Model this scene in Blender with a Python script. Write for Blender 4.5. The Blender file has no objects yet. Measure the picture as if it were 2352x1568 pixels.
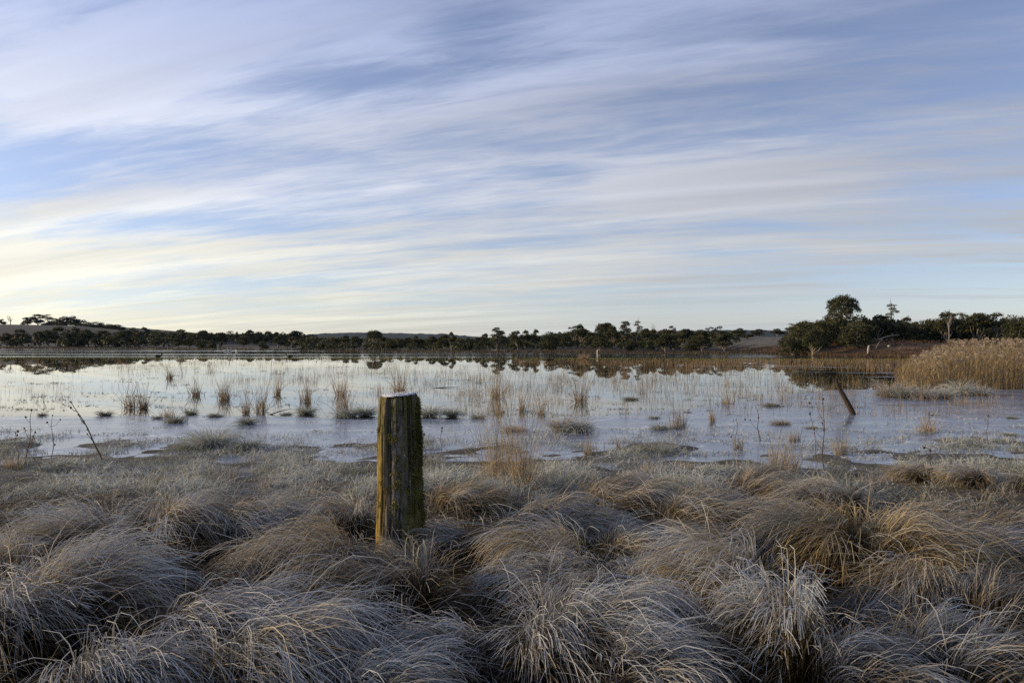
import bpy, math, random
import numpy as np

# ------------------------------------------------------------------ camera, sky, sun, exposure
SC = bpy.context.scene
COL = SC.collection
R = math.radians
HC = 1.70                       # camera height above the water
F = 1699.0                      # focal length in units of a 2352 px wide frame
cam = bpy.data.cameras.new('camera'); cam.lens = 26.0; cam.sensor_width = 36.0
cam.clip_start = 0.05; cam.clip_end = 20000
camo = bpy.data.objects.new('camera', cam); COL.objects.link(camo)
camo.location = (0, 0, HC); camo.rotation_euler = (R(90), 0, 0)
SC.camera = camo

SUN_AZ = -84.0                  # degrees from the view axis, negative = to the left
SUN_EL = 15.0
sdir = (math.sin(R(SUN_AZ)) * math.cos(R(SUN_EL)), math.cos(R(SUN_AZ)) * math.cos(R(SUN_EL)), math.sin(R(SUN_EL)))

def build_world():
    w = bpy.data.worlds.new('World'); SC.world = w; w.use_nodes = True
    w.cycles.sampling_method = 'MANUAL'; w.cycles.sample_map_resolution = 512
    nt = w.node_tree; N = nt.nodes; L = nt.links; N.clear()
    def n(t, **k):
        x = N.new(t)
        for a, b in k.items(): setattr(x, a, b)
        return x
    def m(op, a, b=None, clamp=False):
        x = n('ShaderNodeMath', operation=op, use_clamp=clamp)
        for i, v in enumerate((a, b)):
            if v is None: continue
            if isinstance(v, (int, float)): x.inputs[i].default_value = v
            else: L.new(v, x.inputs[i])
        return x.outputs[0]
    out = n('ShaderNodeOutputWorld')
    sky = n('ShaderNodeTexSky', sky_type='NISHITA'); sky.sun_disc = False
    sky.sun_elevation = R(SUN_EL); sky.sun_rotation = R(SUN_AZ)
    sky.air_density = 1.0; sky.dust_density = 0.6; sky.ozone_density = 2.0; sky.altitude = 900
    hs = n('ShaderNodeHueSaturation'); hs.inputs['Saturation'].default_value = 0.80; hs.inputs['Value'].default_value = 1.0
    L.new(sky.outputs[0], hs.inputs['Color'])
    b1 = n('ShaderNodeBackground'); b1.inputs[1].default_value = 0.12
    tint = n('ShaderNodeMix', data_type='RGBA', blend_type='MULTIPLY'); tint.inputs[0].default_value = 1.0
    tint.inputs[7].default_value = (1.16, 1.14, 1.34, 1); L.new(hs.outputs[0], tint.inputs[6])
    L.new(tint.outputs[2], b1.inputs[0])
    tc = n('ShaderNodeTexCoord'); sp = n('ShaderNodeSeparateXYZ'); L.new(tc.outputs['Generated'], sp.inputs[0])
    X, Y, Z = sp.outputs
    zp = m('ADD', m('MAXIMUM', Z, 0.0), 0.09)
    px = m('DIVIDE', X, zp); py = m('DIVIDE', Y, zp)
    # the cirrus layer drifts along one wind direction; streaks run along it
    ang = R(-70); ax, ay = math.sin(ang), math.cos(ang)
    a = m('ADD', m('MULTIPLY', px, ax), m('MULTIPLY', py, ay))
    b = m('ADD', m('MULTIPLY', px, ay), m('MULTIPLY', py, -ax))
    def noise(sa, sb, off, detail, rough, dist, scale=1.0):
        c = n('ShaderNodeCombineXYZ')
        L.new(m('MULTIPLY', a, sa), c.inputs[0]); L.new(m('MULTIPLY', b, sb), c.inputs[1]); c.inputs[2].default_value = off
        t = n('ShaderNodeTexNoise'); t.inputs['Scale'].default_value = scale
        t.inputs['Detail'].default_value = detail; t.inputs['Roughness'].default_value = rough; t.inputs['Distortion'].default_value = dist
        L.new(c.outputs[0], t.inputs['Vector'])
        return t.outputs['Fac']
    n1 = noise(0.50, 0.95, 3.7, 4, 0.45, 0.6)        # broad sheets
    n2 = noise(0.85, 3.4, 11.3, 9, 0.62, 0.45)         # streaks
    n3 = noise(2.6, 11.0, 21.0, 6, 0.62, 0.7)         # fine combing
    d = m('ADD', m('ADD', m('MULTIPLY', n1, 1.05), m('MULTIPLY', n2, 1.0)), m('MULTIPLY', n3, 0.58))
    # broad banks and openings of the cloud sheet, placed in the sheet's own plane
    def plane(u, v):
        x, y, z = (u - 1176) / F, 1.0, (784 - v) / F; r = math.sqrt(x * x + y * y + z * z)
        return np.array([x / r, y / r]) / (z / r + 0.09)
    for (u, v, du, dv, amp) in [(1080, 40, 170, 110, -.34), (830, 190, 200, 50, -.12), (330, 345, 330, 50, -.36), (60, 430, 200, 55, -.30), (420, 515, 330, 26, -.34), (420, 450, 230, 26, .34),
                                (120, 250, 380, 80, .26), (700, 400, 220, 26, .16), (1000, 320, 200, 34, -.18), (150, 600, 420, 45, .34), (1700, 430, 420, 85, .30), (2330, 440, 130, 22, -.38), (2260, 540, 140, 26, -.32),
                                (2050, 640, 240, 22, -.34), (1250, 392, 130, 18, -.26), (1150, 565, 220, 12, -.2), (1750, 580, 180, 9, -.25), (1400, 640, 300, 14, .22), (2330, 640, 160, 30, -.2), (1900, 70, 300, 26, -.16), (500, 90, 300, 60, .12), (1950, 705, 520, 30, -.45)]:
        p0 = plane(u, v); e1 = (plane(u + du, v) - plane(u - du, v)) / 2; e2 = (plane(u, v + dv) - plane(u, v - dv)) / 2
        K = np.linalg.inv(np.stack([e1, e2], 1))
        cx = m('SUBTRACT', px, float(p0[0])); cy = m('SUBTRACT', py, float(p0[1]))
        q1 = m('ADD', m('MULTIPLY', cx, float(K[0, 0])), m('MULTIPLY', cy, float(K[0, 1])))
        q2 = m('ADD', m('MULTIPLY', cx, float(K[1, 0])), m('MULTIPLY', cy, float(K[1, 1])))
        gs = m('EXPONENT', m('MULTIPLY', m('ADD', m('MULTIPLY', q1, q1), m('MULTIPLY', q2, q2)), -1.0))
        d = m('ADD', d, m('MULTIPLY', gs, amp * .9))
    mr = n('ShaderNodeMapRange'); mr.interpolation_type = 'SMOOTHSTEP'
    mr.inputs['From Min'].default_value = 0.95; mr.inputs['From Max'].default_value = 1.60
    mr.inputs['To Min'].default_value = 0.10; mr.inputs['To Max'].default_value = 0.95
    L.new(d, mr.inputs['Value'])
    # cloud colour: lavender-white overhead, cream at the horizon on the sun's side
    rp = n('ShaderNodeValToRGB'); cr = rp.color_ramp; cr.interpolation = 'EASE'
    for i, (p, c) in enumerate([(0.0, (1.0, 0.94, 0.70)), (0.10, (0.95, 0.92, 0.80)), (0.20, (0.77, 0.80, 0.89)), (0.42, (0.50, 0.58, 0.84)), (1.0, (0.42, 0.48, 0.66))]):
        e = cr.elements[i] if i < 2 else cr.elements.new(p)
        e.position = p; e.color = (*c, 1)
    L.new(Z, rp.inputs[0])
    sd = m('ADD', m('MULTIPLY', X, math.sin(R(SUN_AZ))), m('MULTIPLY', Y, math.cos(R(SUN_AZ))))
    g = n('ShaderNodeMapRange'); g.inputs['From Min'].default_value = -0.6; g.inputs['From Max'].default_value = 0.85
    g.inputs['To Min'].default_value = 0.60; g.inputs['To Max'].default_value = 1.20
    L.new(sd, g.inputs['Value'])
    # thicker cloud is greyer beneath
    th = n('ShaderNodeMapRange'); th.inputs['From Min'].default_value = 0.35; th.inputs['From Max'].default_value = 0.7
    th.inputs['To Min'].default_value = 1.06; th.inputs['To Max'].default_value = 0.80
    L.new(noise(0.3, 2.2, 31.0, 5, 0.5, 0.6), th.inputs['Value'])
    rc = n('ShaderNodeValToRGB'); cc = rc.color_ramp; cc.interpolation = 'EASE'
    for i, (p, c) in enumerate([(0.0, (0.66, 0.72, 0.78)), (0.10, (0.80, 0.82, 0.84)), (0.20, (0.76, 0.79, 0.88)), (0.42, (0.50, 0.58, 0.84)), (1.0, (0.42, 0.48, 0.66))]):
        e = cc.elements[i] if i < 2 else cc.elements.new(p)
        e.position = p; e.color = (*c, 1)
    L.new(Z, rc.inputs[0])
    ws = n('ShaderNodeMapRange'); ws.interpolation_type = 'SMOOTHSTEP'; ws.inputs['From Min'].default_value = -0.35; ws.inputs['From Max'].default_value = 0.65; L.new(sd, ws.inputs['Value'])
    cm = n('ShaderNodeMix', data_type='RGBA'); L.new(ws.outputs[0], cm.inputs[0]); L.new(rc.outputs[0], cm.inputs[6]); L.new(rp.outputs[0], cm.inputs[7])
    b2 = n('ShaderNodeBackground'); L.new(cm.outputs[2], b2.inputs[0]); L.new(m('MULTIPLY', g.outputs[0], th.outputs[0]), b2.inputs[1])
    mx = n('ShaderNodeMixShader'); L.new(mr.outputs[0], mx.inputs[0]); L.new(b1.outputs[0], mx.inputs[1]); L.new(b2.outputs[0], mx.inputs[2])
    L.new(mx.outputs[0], out.inputs[0])
build_world()

sun = bpy.data.lights.new('sun', 'SUN'); sun.energy = 5.0; sun.angle = R(0.6); sun.color = (1.0, 0.74, 0.40)
suno = bpy.data.objects.new('sun', sun); COL.objects.link(suno)
from mathutils import Vector, Matrix
suno.rotation_euler = Vector(sdir).to_track_quat('Z', 'Y').to_euler()

SC.view_settings.view_transform = 'Standard'; SC.view_settings.look = 'None'
SC.view_settings.exposure = 0.0; SC.view_settings.gamma = 1.0
SC.view_settings.use_curve_mapping = False
SC.render.engine = 'CYCLES'
SC.cycles.use_denoising = False
SC.cycles.max_bounces = 6; SC.cycles.diffuse_bounces = 3; SC.cycles.glossy_bounces = 3
SC.cycles.transmission_bounces = 3; SC.cycles.transparent_max_bounces = 6

# ------------------------------------------------------------------ helpers
RNG = np.random.default_rng(7)

def _hash(ix, iy, seed):
    h = (ix.astype(np.int64) * 374761393 + iy.astype(np.int64) * 668265263 + seed * 1274126177) & 0xFFFFFFFF
    h = ((h ^ (h >> 13)) * 1274126177) & 0xFFFFFFFF
    h = h ^ (h >> 16)
    return (h & 0xFFFFFF) / float(0xFFFFFF)

def vnoise(x, y, seed=0):
    x = np.asarray(x, float); y = np.asarray(y, float)
    x, y = np.broadcast_arrays(x, y)
    ix = np.floor(x); iy = np.floor(y); fx = x - ix; fy = y - iy
    fx = fx * fx * (3 - 2 * fx); fy = fy * fy * (3 - 2 * fy)
    a = _hash(ix, iy, seed); b = _hash(ix + 1, iy, seed); c = _hash(ix, iy + 1, seed); d = _hash(ix + 1, iy + 1, seed)
    return (a * (1 - fx) + b * fx) * (1 - fy) + (c * (1 - fx) + d * fx) * fy

def fbm(x, y, seed=0, oct=4, gain=0.5):
    s = 0; a = 1.0; t = 0
    for i in range(oct):
        s = s + a * vnoise(np.asarray(x) * 2 ** i + 17.3 * i, np.asarray(y) * 2 ** i - 9.1 * i, seed + i); t += a; a *= gain
    return s / t

def sstep(a, b, x):
    t = np.clip((np.asarray(x, float) - a) / (b - a), 0, 1); return t * t * (3 - 2 * t)

def mesh_np(name, verts, faces, attrs=None, mat=None, smooth=False):
    """verts (N,3); faces (M,k) array or list of such arrays (quads and tris)."""
    me = bpy.data.meshes.new(name)
    verts = np.ascontiguousarray(verts, np.float32)
    if isinstance(faces, np.ndarray): faces = [faces]
    faces = [f for f in faces if len(f)]
    me.vertices.add(len(verts)); me.vertices.foreach_set('co', verts.ravel())
    idx = np.concatenate([f.ravel() for f in faces]).astype(np.int32)
    tot = np.concatenate([np.full(len(f), f.shape[1]) for f in faces]).astype(np.int32)
    start = np.concatenate([[0], np.cumsum(tot)[:-1]]).astype(np.int32)
    me.loops.add(len(idx)); me.loops.foreach_set('vertex_index', idx)
    me.polygons.add(len(tot)); me.polygons.foreach_set('loop_start', start)
    try: me.polygons.foreach_set('loop_total', tot)
    except Exception: pass
    if smooth: me.polygons.foreach_set('use_smooth', np.ones(len(tot), bool))
    for k, v in (attrs or {}).items():
        at = me.attributes.new(k, 'FLOAT', 'POINT'); at.data.foreach_set('value', np.ascontiguousarray(v, np.float32).ravel())
    me.update(calc_edges=True)
    if mat: me.materials.append(mat)
    return me

def link(name, me, parent=None, loc=None, rot=None, scale=None, label=None, cat=None, group=None, kind=None):
    o = bpy.data.objects.new(name, me); COL.objects.link(o)
    if parent is not None: o.parent = parent
    if loc is not None: o.location = loc
    if rot is not None: o.rotation_euler = rot
    if scale is not None: o.scale = scale
    if label: o['label'] = label
    if cat: o['category'] = cat
    if group: o['group'] = group
    if kind: o['kind'] = kind
    return o

class Geo:
    """collects geometry chunks with point attributes"""
    def __init__(s): s.v = []; s.q = []; s.t = []; s.n = 0; s.a = {}
    def add(s, v, q=None, t=None, **attrs):
        v = np.asarray(v, float).reshape(-1, 3)
        s.v.append(v)
        if q is not None and len(q): s.q.append(np.asarray(q, int) + s.n)
        if t is not None and len(t): s.t.append(np.asarray(t, int) + s.n)
        for k in set(list(s.a) + list(attrs)):
            lst = s.a.setdefault(k, [np.zeros(s.n)])
            val = attrs.get(k, 0.0)
            lst.append(np.broadcast_to(np.asarray(val, float).ravel() if not np.isscalar(val) else val, (len(v),)))
        s.n += len(v)
    def mesh(s, name, mat, smooth=False):
        f = []
        if s.q: f.append(np.concatenate(s.q))
        if s.t: f.append(np.concatenate(s.t))
        return mesh_np(name, np.concatenate(s.v), f, {k: np.concatenate(v) for k, v in s.a.items()}, mat, smooth)

def ribbons(geo, P, side, width, **attrs):
    """P (B,S,3) spines; side (B,S,3) unit; width (B,S) full width; attrs (B,S)"""
    B, S, _ = P.shape
    if B == 0: return
    hw = (width / 2)[..., None] * side
    V = np.stack([P - hw, P + hw], 2).reshape(B * S * 2, 3)
    base = (np.arange(B) * S * 2)[:, None] + (np.arange(S - 1) * 2)[None]
    q = np.stack([base, base + 1, base + 3, base + 2], -1).reshape(-1, 4)
    at = {k: np.repeat(np.broadcast_to(v, (B, S))[..., None], 2, -1).ravel() for k, v in attrs.items()}
    geo.add(V, q=q, **at)

def blade_curves(root, az, th0, th1, p, L, S, wander=None, s0=None):
    """arching blades: angle from vertical grows from th0 to th1"""
    B = len(L)
    s = np.linspace(0, 1, S)[None]
    sm = (s[:, 1:] + s[:, :-1]) / 2
    sq = sm if s0 is None else np.clip((sm - s0[:, None]) / (1 - s0[:, None]), 0, 1)
    th = th0[:, None] + (th1 - th0)[:, None] * sq ** p[:, None]
    A = az[:, None] + (0 if wander is None else wander[:, None] * sm)
    ds = (L / (S - 1))[:, None]
    d = np.stack([np.sin(th) * np.cos(A), np.sin(th) * np.sin(A), np.cos(th)], -1) * ds[..., None]
    P = np.concatenate([root[:, None, :], root[:, None, :] + np.cumsum(d, 1)], 1)
    T = np.concatenate([d, d[:, -1:]], 1); T /= np.linalg.norm(T, axis=-1, keepdims=True) + 1e-9
    Af = np.concatenate([A, A[:, -1:]], 1) if A.shape[1] == S - 1 else np.broadcast_to(A, (B, S))
    h = np.stack([-np.sin(Af), np.cos(Af), np.zeros_like(Af)], -1)
    return P, T, h

def sides(T, h, tau):
    nrm = np.cross(T, h)
    return h * np.cos(tau)[:, None, None] + nrm * np.sin(tau)[:, None, None]

def tube(geo, pts, rad, k=8, cap=True, **attrs):
    pts = np.asarray(pts, float); rad = np.broadcast_to(np.asarray(rad, float), (len(pts),))
    T = np.gradient(pts, axis=0); T /= np.linalg.norm(T, axis=1, keepdims=True) + 1e-9
    up = np.array([0.3, 0.9, 0.1]); u = np.cross(T, up); u /= np.linalg.norm(u, axis=1, keepdims=True) + 1e-9
    w = np.cross(T, u)
    a = np.linspace(0, 2 * np.pi, k, endpoint=False)
    V = pts[:, None] + rad[:, None, None] * (np.cos(a)[None, :, None] * u[:, None] + np.sin(a)[None, :, None] * w[:, None])
    n = len(pts)
    i = np.arange(n - 1)[:, None] * k; j = np.arange(k)[None]; j2 = (j + 1) % k
    q = np.stack([i + j, i + j2, i + k + j2, i + k + j], -1).reshape(-1, 4)
    V = V.reshape(-1, 3); t = []
    if cap:
        V = np.concatenate([V, pts[-1:] + T[-1:] * rad[-1] * 0.5]); c = len(V) - 1; b = (n - 1) * k
        t = np.stack([b + j[0], b + j2[0], np.full(k, c)], -1)
    geo.add(V, q=q, t=t, **attrs)

def blob(geo, c, r, seed=0, nu=10, nv=7, rough=0.15, **attrs):
    """uneven ellipsoid; r may be a 3-vector"""
    r = np.broadcast_to(np.asarray(r, float), (3,))
    u = np.linspace(0, 2 * np.pi, nu, endpoint=False); v = np.linspace(0, np.pi, nv)
    U, Vv = np.meshgrid(u, v)
    k = 1 + rough * (_hash(np.round(np.sin(U) * 5 + 9), np.round(Vv * 5 + np.cos(U) * 3 + 9), seed) - .5) * 2
    k[0] = k[-1] = 1
    P = np.stack([np.sin(Vv) * np.cos(U) * r[0], np.sin(Vv) * np.sin(U) * r[1], np.cos(Vv) * r[2]], -1) * k[..., None] + np.asarray(c)
    i = np.arange(nv - 1)[:, None] * nu; j = np.arange(nu)[None]; j2 = (j + 1) % nu
    q = np.stack([i + j, i + nu + j, i + nu + j2, i + j2], -1).reshape(-1, 4)
    geo.add(P.reshape(-1, 3), q=q, **attrs)

ORD = ['first', 'second', 'third', 'fourth', 'fifth', 'sixth', 'seventh', 'eighth', 'ninth', 'tenth', 'eleventh', 'twelfth', 'thirteenth',
       'fourteenth', 'fifteenth', 'sixteenth', 'seventeenth', 'eighteenth', 'nineteenth', 'twentieth', 'twenty-first', 'twenty-second',
       'twenty-third', 'twenty-fourth', 'twenty-fifth', 'twenty-sixth', 'twenty-seventh', 'twenty-eighth', 'twenty-ninth', 'thirtieth']

def wx(u, D): return (u - 1176.0) / F * D
def wz(v, D): return HC - (v - 784.0) / F * D

# ------------------------------------------------------------------ materials
def mat_new(name):
    m = bpy.data.materials.new(name); m.use_nodes = True
    nt = m.node_tree; nt.nodes.clear()
    return m, nt.nodes, nt.links

def attr(N, name):
    a = N.new('ShaderNodeAttribute'); a.attribute_name = name; return a.outputs['Fac']

def ramp(N, L, fac, stops):
    r = N.new('ShaderNodeValToRGB'); cr = r.color_ramp
    for i, (p, c) in enumerate(stops):
        e = cr.elements[i] if i < 2 else cr.elements.new(p)
        e.position = p; e.color = (*c, 1)
    L.new(fac, r.inputs[0]); return r.outputs[0]

def mixc(N, L, fac, a, b):
    x = N.new('ShaderNodeMix'); x.data_type = 'RGBA'
    for s, v in ((0, fac), (6, a), (7, b)):
        if isinstance(v, (int, float)): x.inputs[s].default_value = v
        elif isinstance(v, tuple): x.inputs[s].default_value = (*v, 1)
        else: L.new(v, x.inputs[s])
    return x.outputs[2]

def noise_n(N, L, scale, detail=4, rough=0.55, vec=None, dist=0):
    t = N.new('ShaderNodeTexNoise'); t.inputs['Scale'].default_value = scale; t.inputs['Detail'].default_value = detail
    t.inputs['Roughness'].default_value = rough; t.inputs['Distortion'].default_value = dist
    if vec is not None: L.new(vec, t.inputs['Vector'])
    return t.outputs['Fac']

def mrange(N, L, v, a, b, c=0.0, d=1.0):
    m = N.new('ShaderNodeMapRange'); m.inputs[1].default_value = a; m.inputs[2].default_value = b; m.inputs[3].default_value = c; m.inputs[4].default_value = d
    L.new(v, m.inputs[0]); return m.outputs[0]

def blade_mat(name, stops, frost=(0.475, 0.51, 0.555), trans=0.28, rough=0.6, hue_by_object=0.0):
    """grass blade: colour by 'tone', white rime by 'frost', some light passing through"""
    m, N, L = mat_new(name)
    out = N.new('ShaderNodeOutputMaterial')
    col = ramp(N, L, attr(N, 'tone'), stops)
    fr = attr(N, 'frost')
    c = mixc(N, L, fr, col, frost)
    p = N.new('ShaderNodeBsdfPrincipled'); p.inputs['Roughness'].default_value = rough
    p.inputs['Specular IOR Level'].default_value = 0.25
    L.new(c, p.inputs['Base Color'])
    tr = N.new('ShaderNodeBsdfTranslucent'); L.new(c, tr.inputs['Color'])
    mx = N.new('ShaderNodeMixShader'); mx.inputs[0].default_value = trans
    L.new(p.outputs[0], mx.inputs[1]); L.new(tr.outputs[0], mx.inputs[2]); L.new(mx.outputs[0], out.inputs[0])
    return m

M = {}
M['tussock'] = blade_mat('frosted tussock blade', [(0.0, (0.026, 0.019, 0.011)), (0.35, (0.115, 0.080, 0.032)), (0.7, (0.36, 0.255, 0.092)), (1.0, (0.58, 0.44, 0.19))])  # lowest stop deepens hollow shade, upper stops carry painted sunlit gold
M['short'] = blade_mat('frosted short grass', [(0.0, (0.045, 0.055, 0.02)), (0.5, (0.12, 0.13, 0.05)), (1.0, (0.25, 0.22, 0.11))], frost=(0.58, 0.61, 0.61))
M['straw'] = blade_mat('dry straw reed', [(0.0, (0.10, 0.065, 0.03)), (0.5, (0.27, 0.18, 0.08)), (1.0, (0.46, 0.34, 0.17))])
M['gold'] = blade_mat('golden reed', [(0.0, (0.09, 0.062, 0.028)), (0.5, (0.26, 0.185, 0.085)), (1.0, (0.42, 0.32, 0.17))], trans=0.35)
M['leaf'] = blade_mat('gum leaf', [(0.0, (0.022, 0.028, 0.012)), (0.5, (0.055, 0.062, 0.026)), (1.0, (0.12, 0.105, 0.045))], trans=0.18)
M['weed'] = blade_mat('green water weed', [(0.0, (0.07, 0.075, 0.02)), (1.0, (0.20, 0.20, 0.06))], trans=0.15)
M['moss'] = blade_mat('shaggy lichen', [(0.0, (0.05, 0.05, 0.012)), (0.5, (0.14, 0.135, 0.03)), (1.0, (0.30, 0.27, 0.07))], trans=0.2)

def simple_mat(name, c1, c2, scale=6, rough=0.85, bump=0.3, spec=0.2, stretch=None):
    m, N, L = mat_new(name)
    out = N.new('ShaderNodeOutputMaterial'); p = N.new('ShaderNodeBsdfPrincipled')
    tc = N.new('ShaderNodeTexCoord'); vec = tc.outputs['Object']
    if stretch:
        mp = N.new('ShaderNodeMapping'); mp.inputs['Scale'].default_value = stretch; L.new(vec, mp.inputs['Vector']); vec = mp.outputs[0]
    f = noise_n(N, L, scale, 6, 0.6, vec)
    L.new(mixc(N, L, mrange(N, L, f, 0.35, 0.65), c1, c2), p.inputs['Base Color'])
    p.inputs['Roughness'].default_value = rough; p.inputs['Specular IOR Level'].default_value = spec
    if bump:
        b = N.new('ShaderNodeBump'); b.inputs['Strength'].default_value = bump; b.inputs['Distance'].default_value = 0.02
        L.new(f, b.inputs['Height']); L.new(b.outputs[0], p.inputs['Normal'])
    L.new(p.outputs[0], out.inputs[0]); return m

M['bark'] = simple_mat('pale gum bark', (0.30, 0.27, 0.23), (0.16, 0.13, 0.105), 14)
M['darkbark'] = simple_mat('dark rough bark', (0.09, 0.075, 0.06), (0.05, 0.04, 0.032), 14)
M['deadwood'] = simple_mat('bleached dead wood', (0.45, 0.42, 0.38), (0.27, 0.24, 0.21), 10, stretch=(4, 4, 0.6))
M['stalk'] = simple_mat('dead weed stalk', (0.11, 0.075, 0.045), (0.06, 0.04, 0.03), 60, bump=0)
M['seed'] = simple_mat('dry seed head', (0.13, 0.085, 0.05), (0.05, 0.035, 0.025), 120, bump=0.5)
M['paleseed'] = simple_mat('rimed seed head', (0.5, 0.46, 0.38), (0.33, 0.28, 0.2), 120, bump=0.5)
M['white'] = simple_mat('white paint', (0.78, 0.78, 0.76), (0.65, 0.65, 0.62), 10, bump=0)
M['swan'] = simple_mat('white plumage', (0.75, 0.74, 0.70), (0.62, 0.60, 0.55), 20, bump=0)
M['duck'] = simple_mat('dark plumage', (0.06, 0.05, 0.04), (0.03, 0.028, 0.025), 20, bump=0)
M['wire'] = simple_mat('galvanised wire', (0.42, 0.43, 0.45), (0.25, 0.25, 0.26), 80, rough=0.5, bump=0, spec=0.5)
M['rock'] = simple_mat('pale rock', (0.5, 0.48, 0.44), (0.32, 0.3, 0.27), 9)
M['oldwood'] = simple_mat('dark wet timber', (0.085, 0.062, 0.042), (0.03, 0.023, 0.018), 9, stretch=(9, 9, 0.7))

def ground_mat():
    m, N, L = mat_new('frosted ground')
    out = N.new('ShaderNodeOutputMaterial'); p = N.new('ShaderNodeBsdfPrincipled')
    tc = N.new('ShaderNodeTexCoord'); vec = tc.outputs['Object']
    f1 = noise_n(N, L, 3.0, 8, 0.65, vec); f2 = noise_n(N, L, 22.0, 6, 0.7, vec); f3 = noise_n(N, L, 0.35, 6, 0.6, vec)
    soil = mixc(N, L, mrange(N, L, f2, 0.35, 0.65), (0.014, 0.011, 0.008), (0.035, 0.026, 0.017))
    brown = mixc(N, L, mrange(N, L, f3, 0.35, 0.65), (0.06, 0.042, 0.026), (0.19, 0.115, 0.06))
    c = mixc(N, L, attr(N, 'brown'), soil, brown)
    fr = mixc(N, L, mrange(N, L, f1, 0.4, 0.65), (0.17, 0.18, 0.14), (0.50, 0.52, 0.55))
    fm = N.new('ShaderNodeMath'); fm.operation = 'MULTIPLY'
    L.new(attr(N, 'frost'), fm.inputs[0]); L.new(mrange(N, L, f2, 0.3, 0.6, 0.45, 1.0), fm.inputs[1])
    L.new(mixc(N, L, fm.outputs[0], c, fr), p.inputs['Base Color'])
    p.inputs['Roughness'].default_value = 0.9; p.inputs['Specular IOR Level'].default_value = 0.15
    b = N.new('ShaderNodeBump'); b.inputs['Strength'].default_value = 0.6; b.inputs['Distance'].default_value = 0.03
    L.new(f2, b.inputs['Height']); L.new(b.outputs[0], p.inputs['Normal'])
    L.new(p.outputs[0], out.inputs[0]); return m
M['ground'] = ground_mat()

def water_mat():
    m, N, L = mat_new('still water')
    out = N.new('ShaderNodeOutputMaterial'); p = N.new('ShaderNodeBsdfPrincipled')
    tc = N.new('ShaderNodeTexCoord'); vec = tc.outputs['Object']
    p.inputs['Base Color'].default_value = (0.030, 0.030, 0.026, 1); p.inputs['IOR'].default_value = 1.333
    p.inputs['Specular IOR Level'].default_value = 0.5
    sp = N.new('ShaderNodeSeparateXYZ'); L.new(vec, sp.inputs[0])
    far = mrange(N, L, sp.outputs[1], 74, 80)              # open water beyond the weed belt is breathed on by the wind
    mp = N.new('ShaderNodeMapping'); mp.inputs['Scale'].default_value = (0.25, 1.0, 1.0); L.new(vec, mp.inputs['Vector'])
    f = noise_n(N, L, 1.3, 3, 0.5, mp.outputs[0])
    mp2 = N.new('ShaderNodeMapping'); mp2.inputs['Scale'].default_value = (0.012, 0.16, 1.0); L.new(vec, mp2.inputs['Vector'])
    lanes = mrange(N, L, noise_n(N, L, 1.0, 3, 0.5, mp2.outputs[0]), 0.42, 0.58)
    fm = N.new('ShaderNodeMath'); fm.operation = 'MULTIPLY'; L.new(far, fm.inputs[0]); L.new(lanes, fm.inputs[1])
    L.new(mrange(N, L, fm.outputs[0], 0, 1, 0.012, 0.12), p.inputs['Roughness'])
    b = N.new('ShaderNodeBump'); b.inputs['Distance'].default_value = 0.01
    L.new(mrange(N, L, far, 0, 1, 0.012, 0.10), b.inputs['Strength'])
    L.new(f, b.inputs['Height']); L.new(b.outputs[0], p.inputs['Normal'])
    L.new(p.outputs[0], out.inputs[0]); return m
M['water'] = water_mat()

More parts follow.
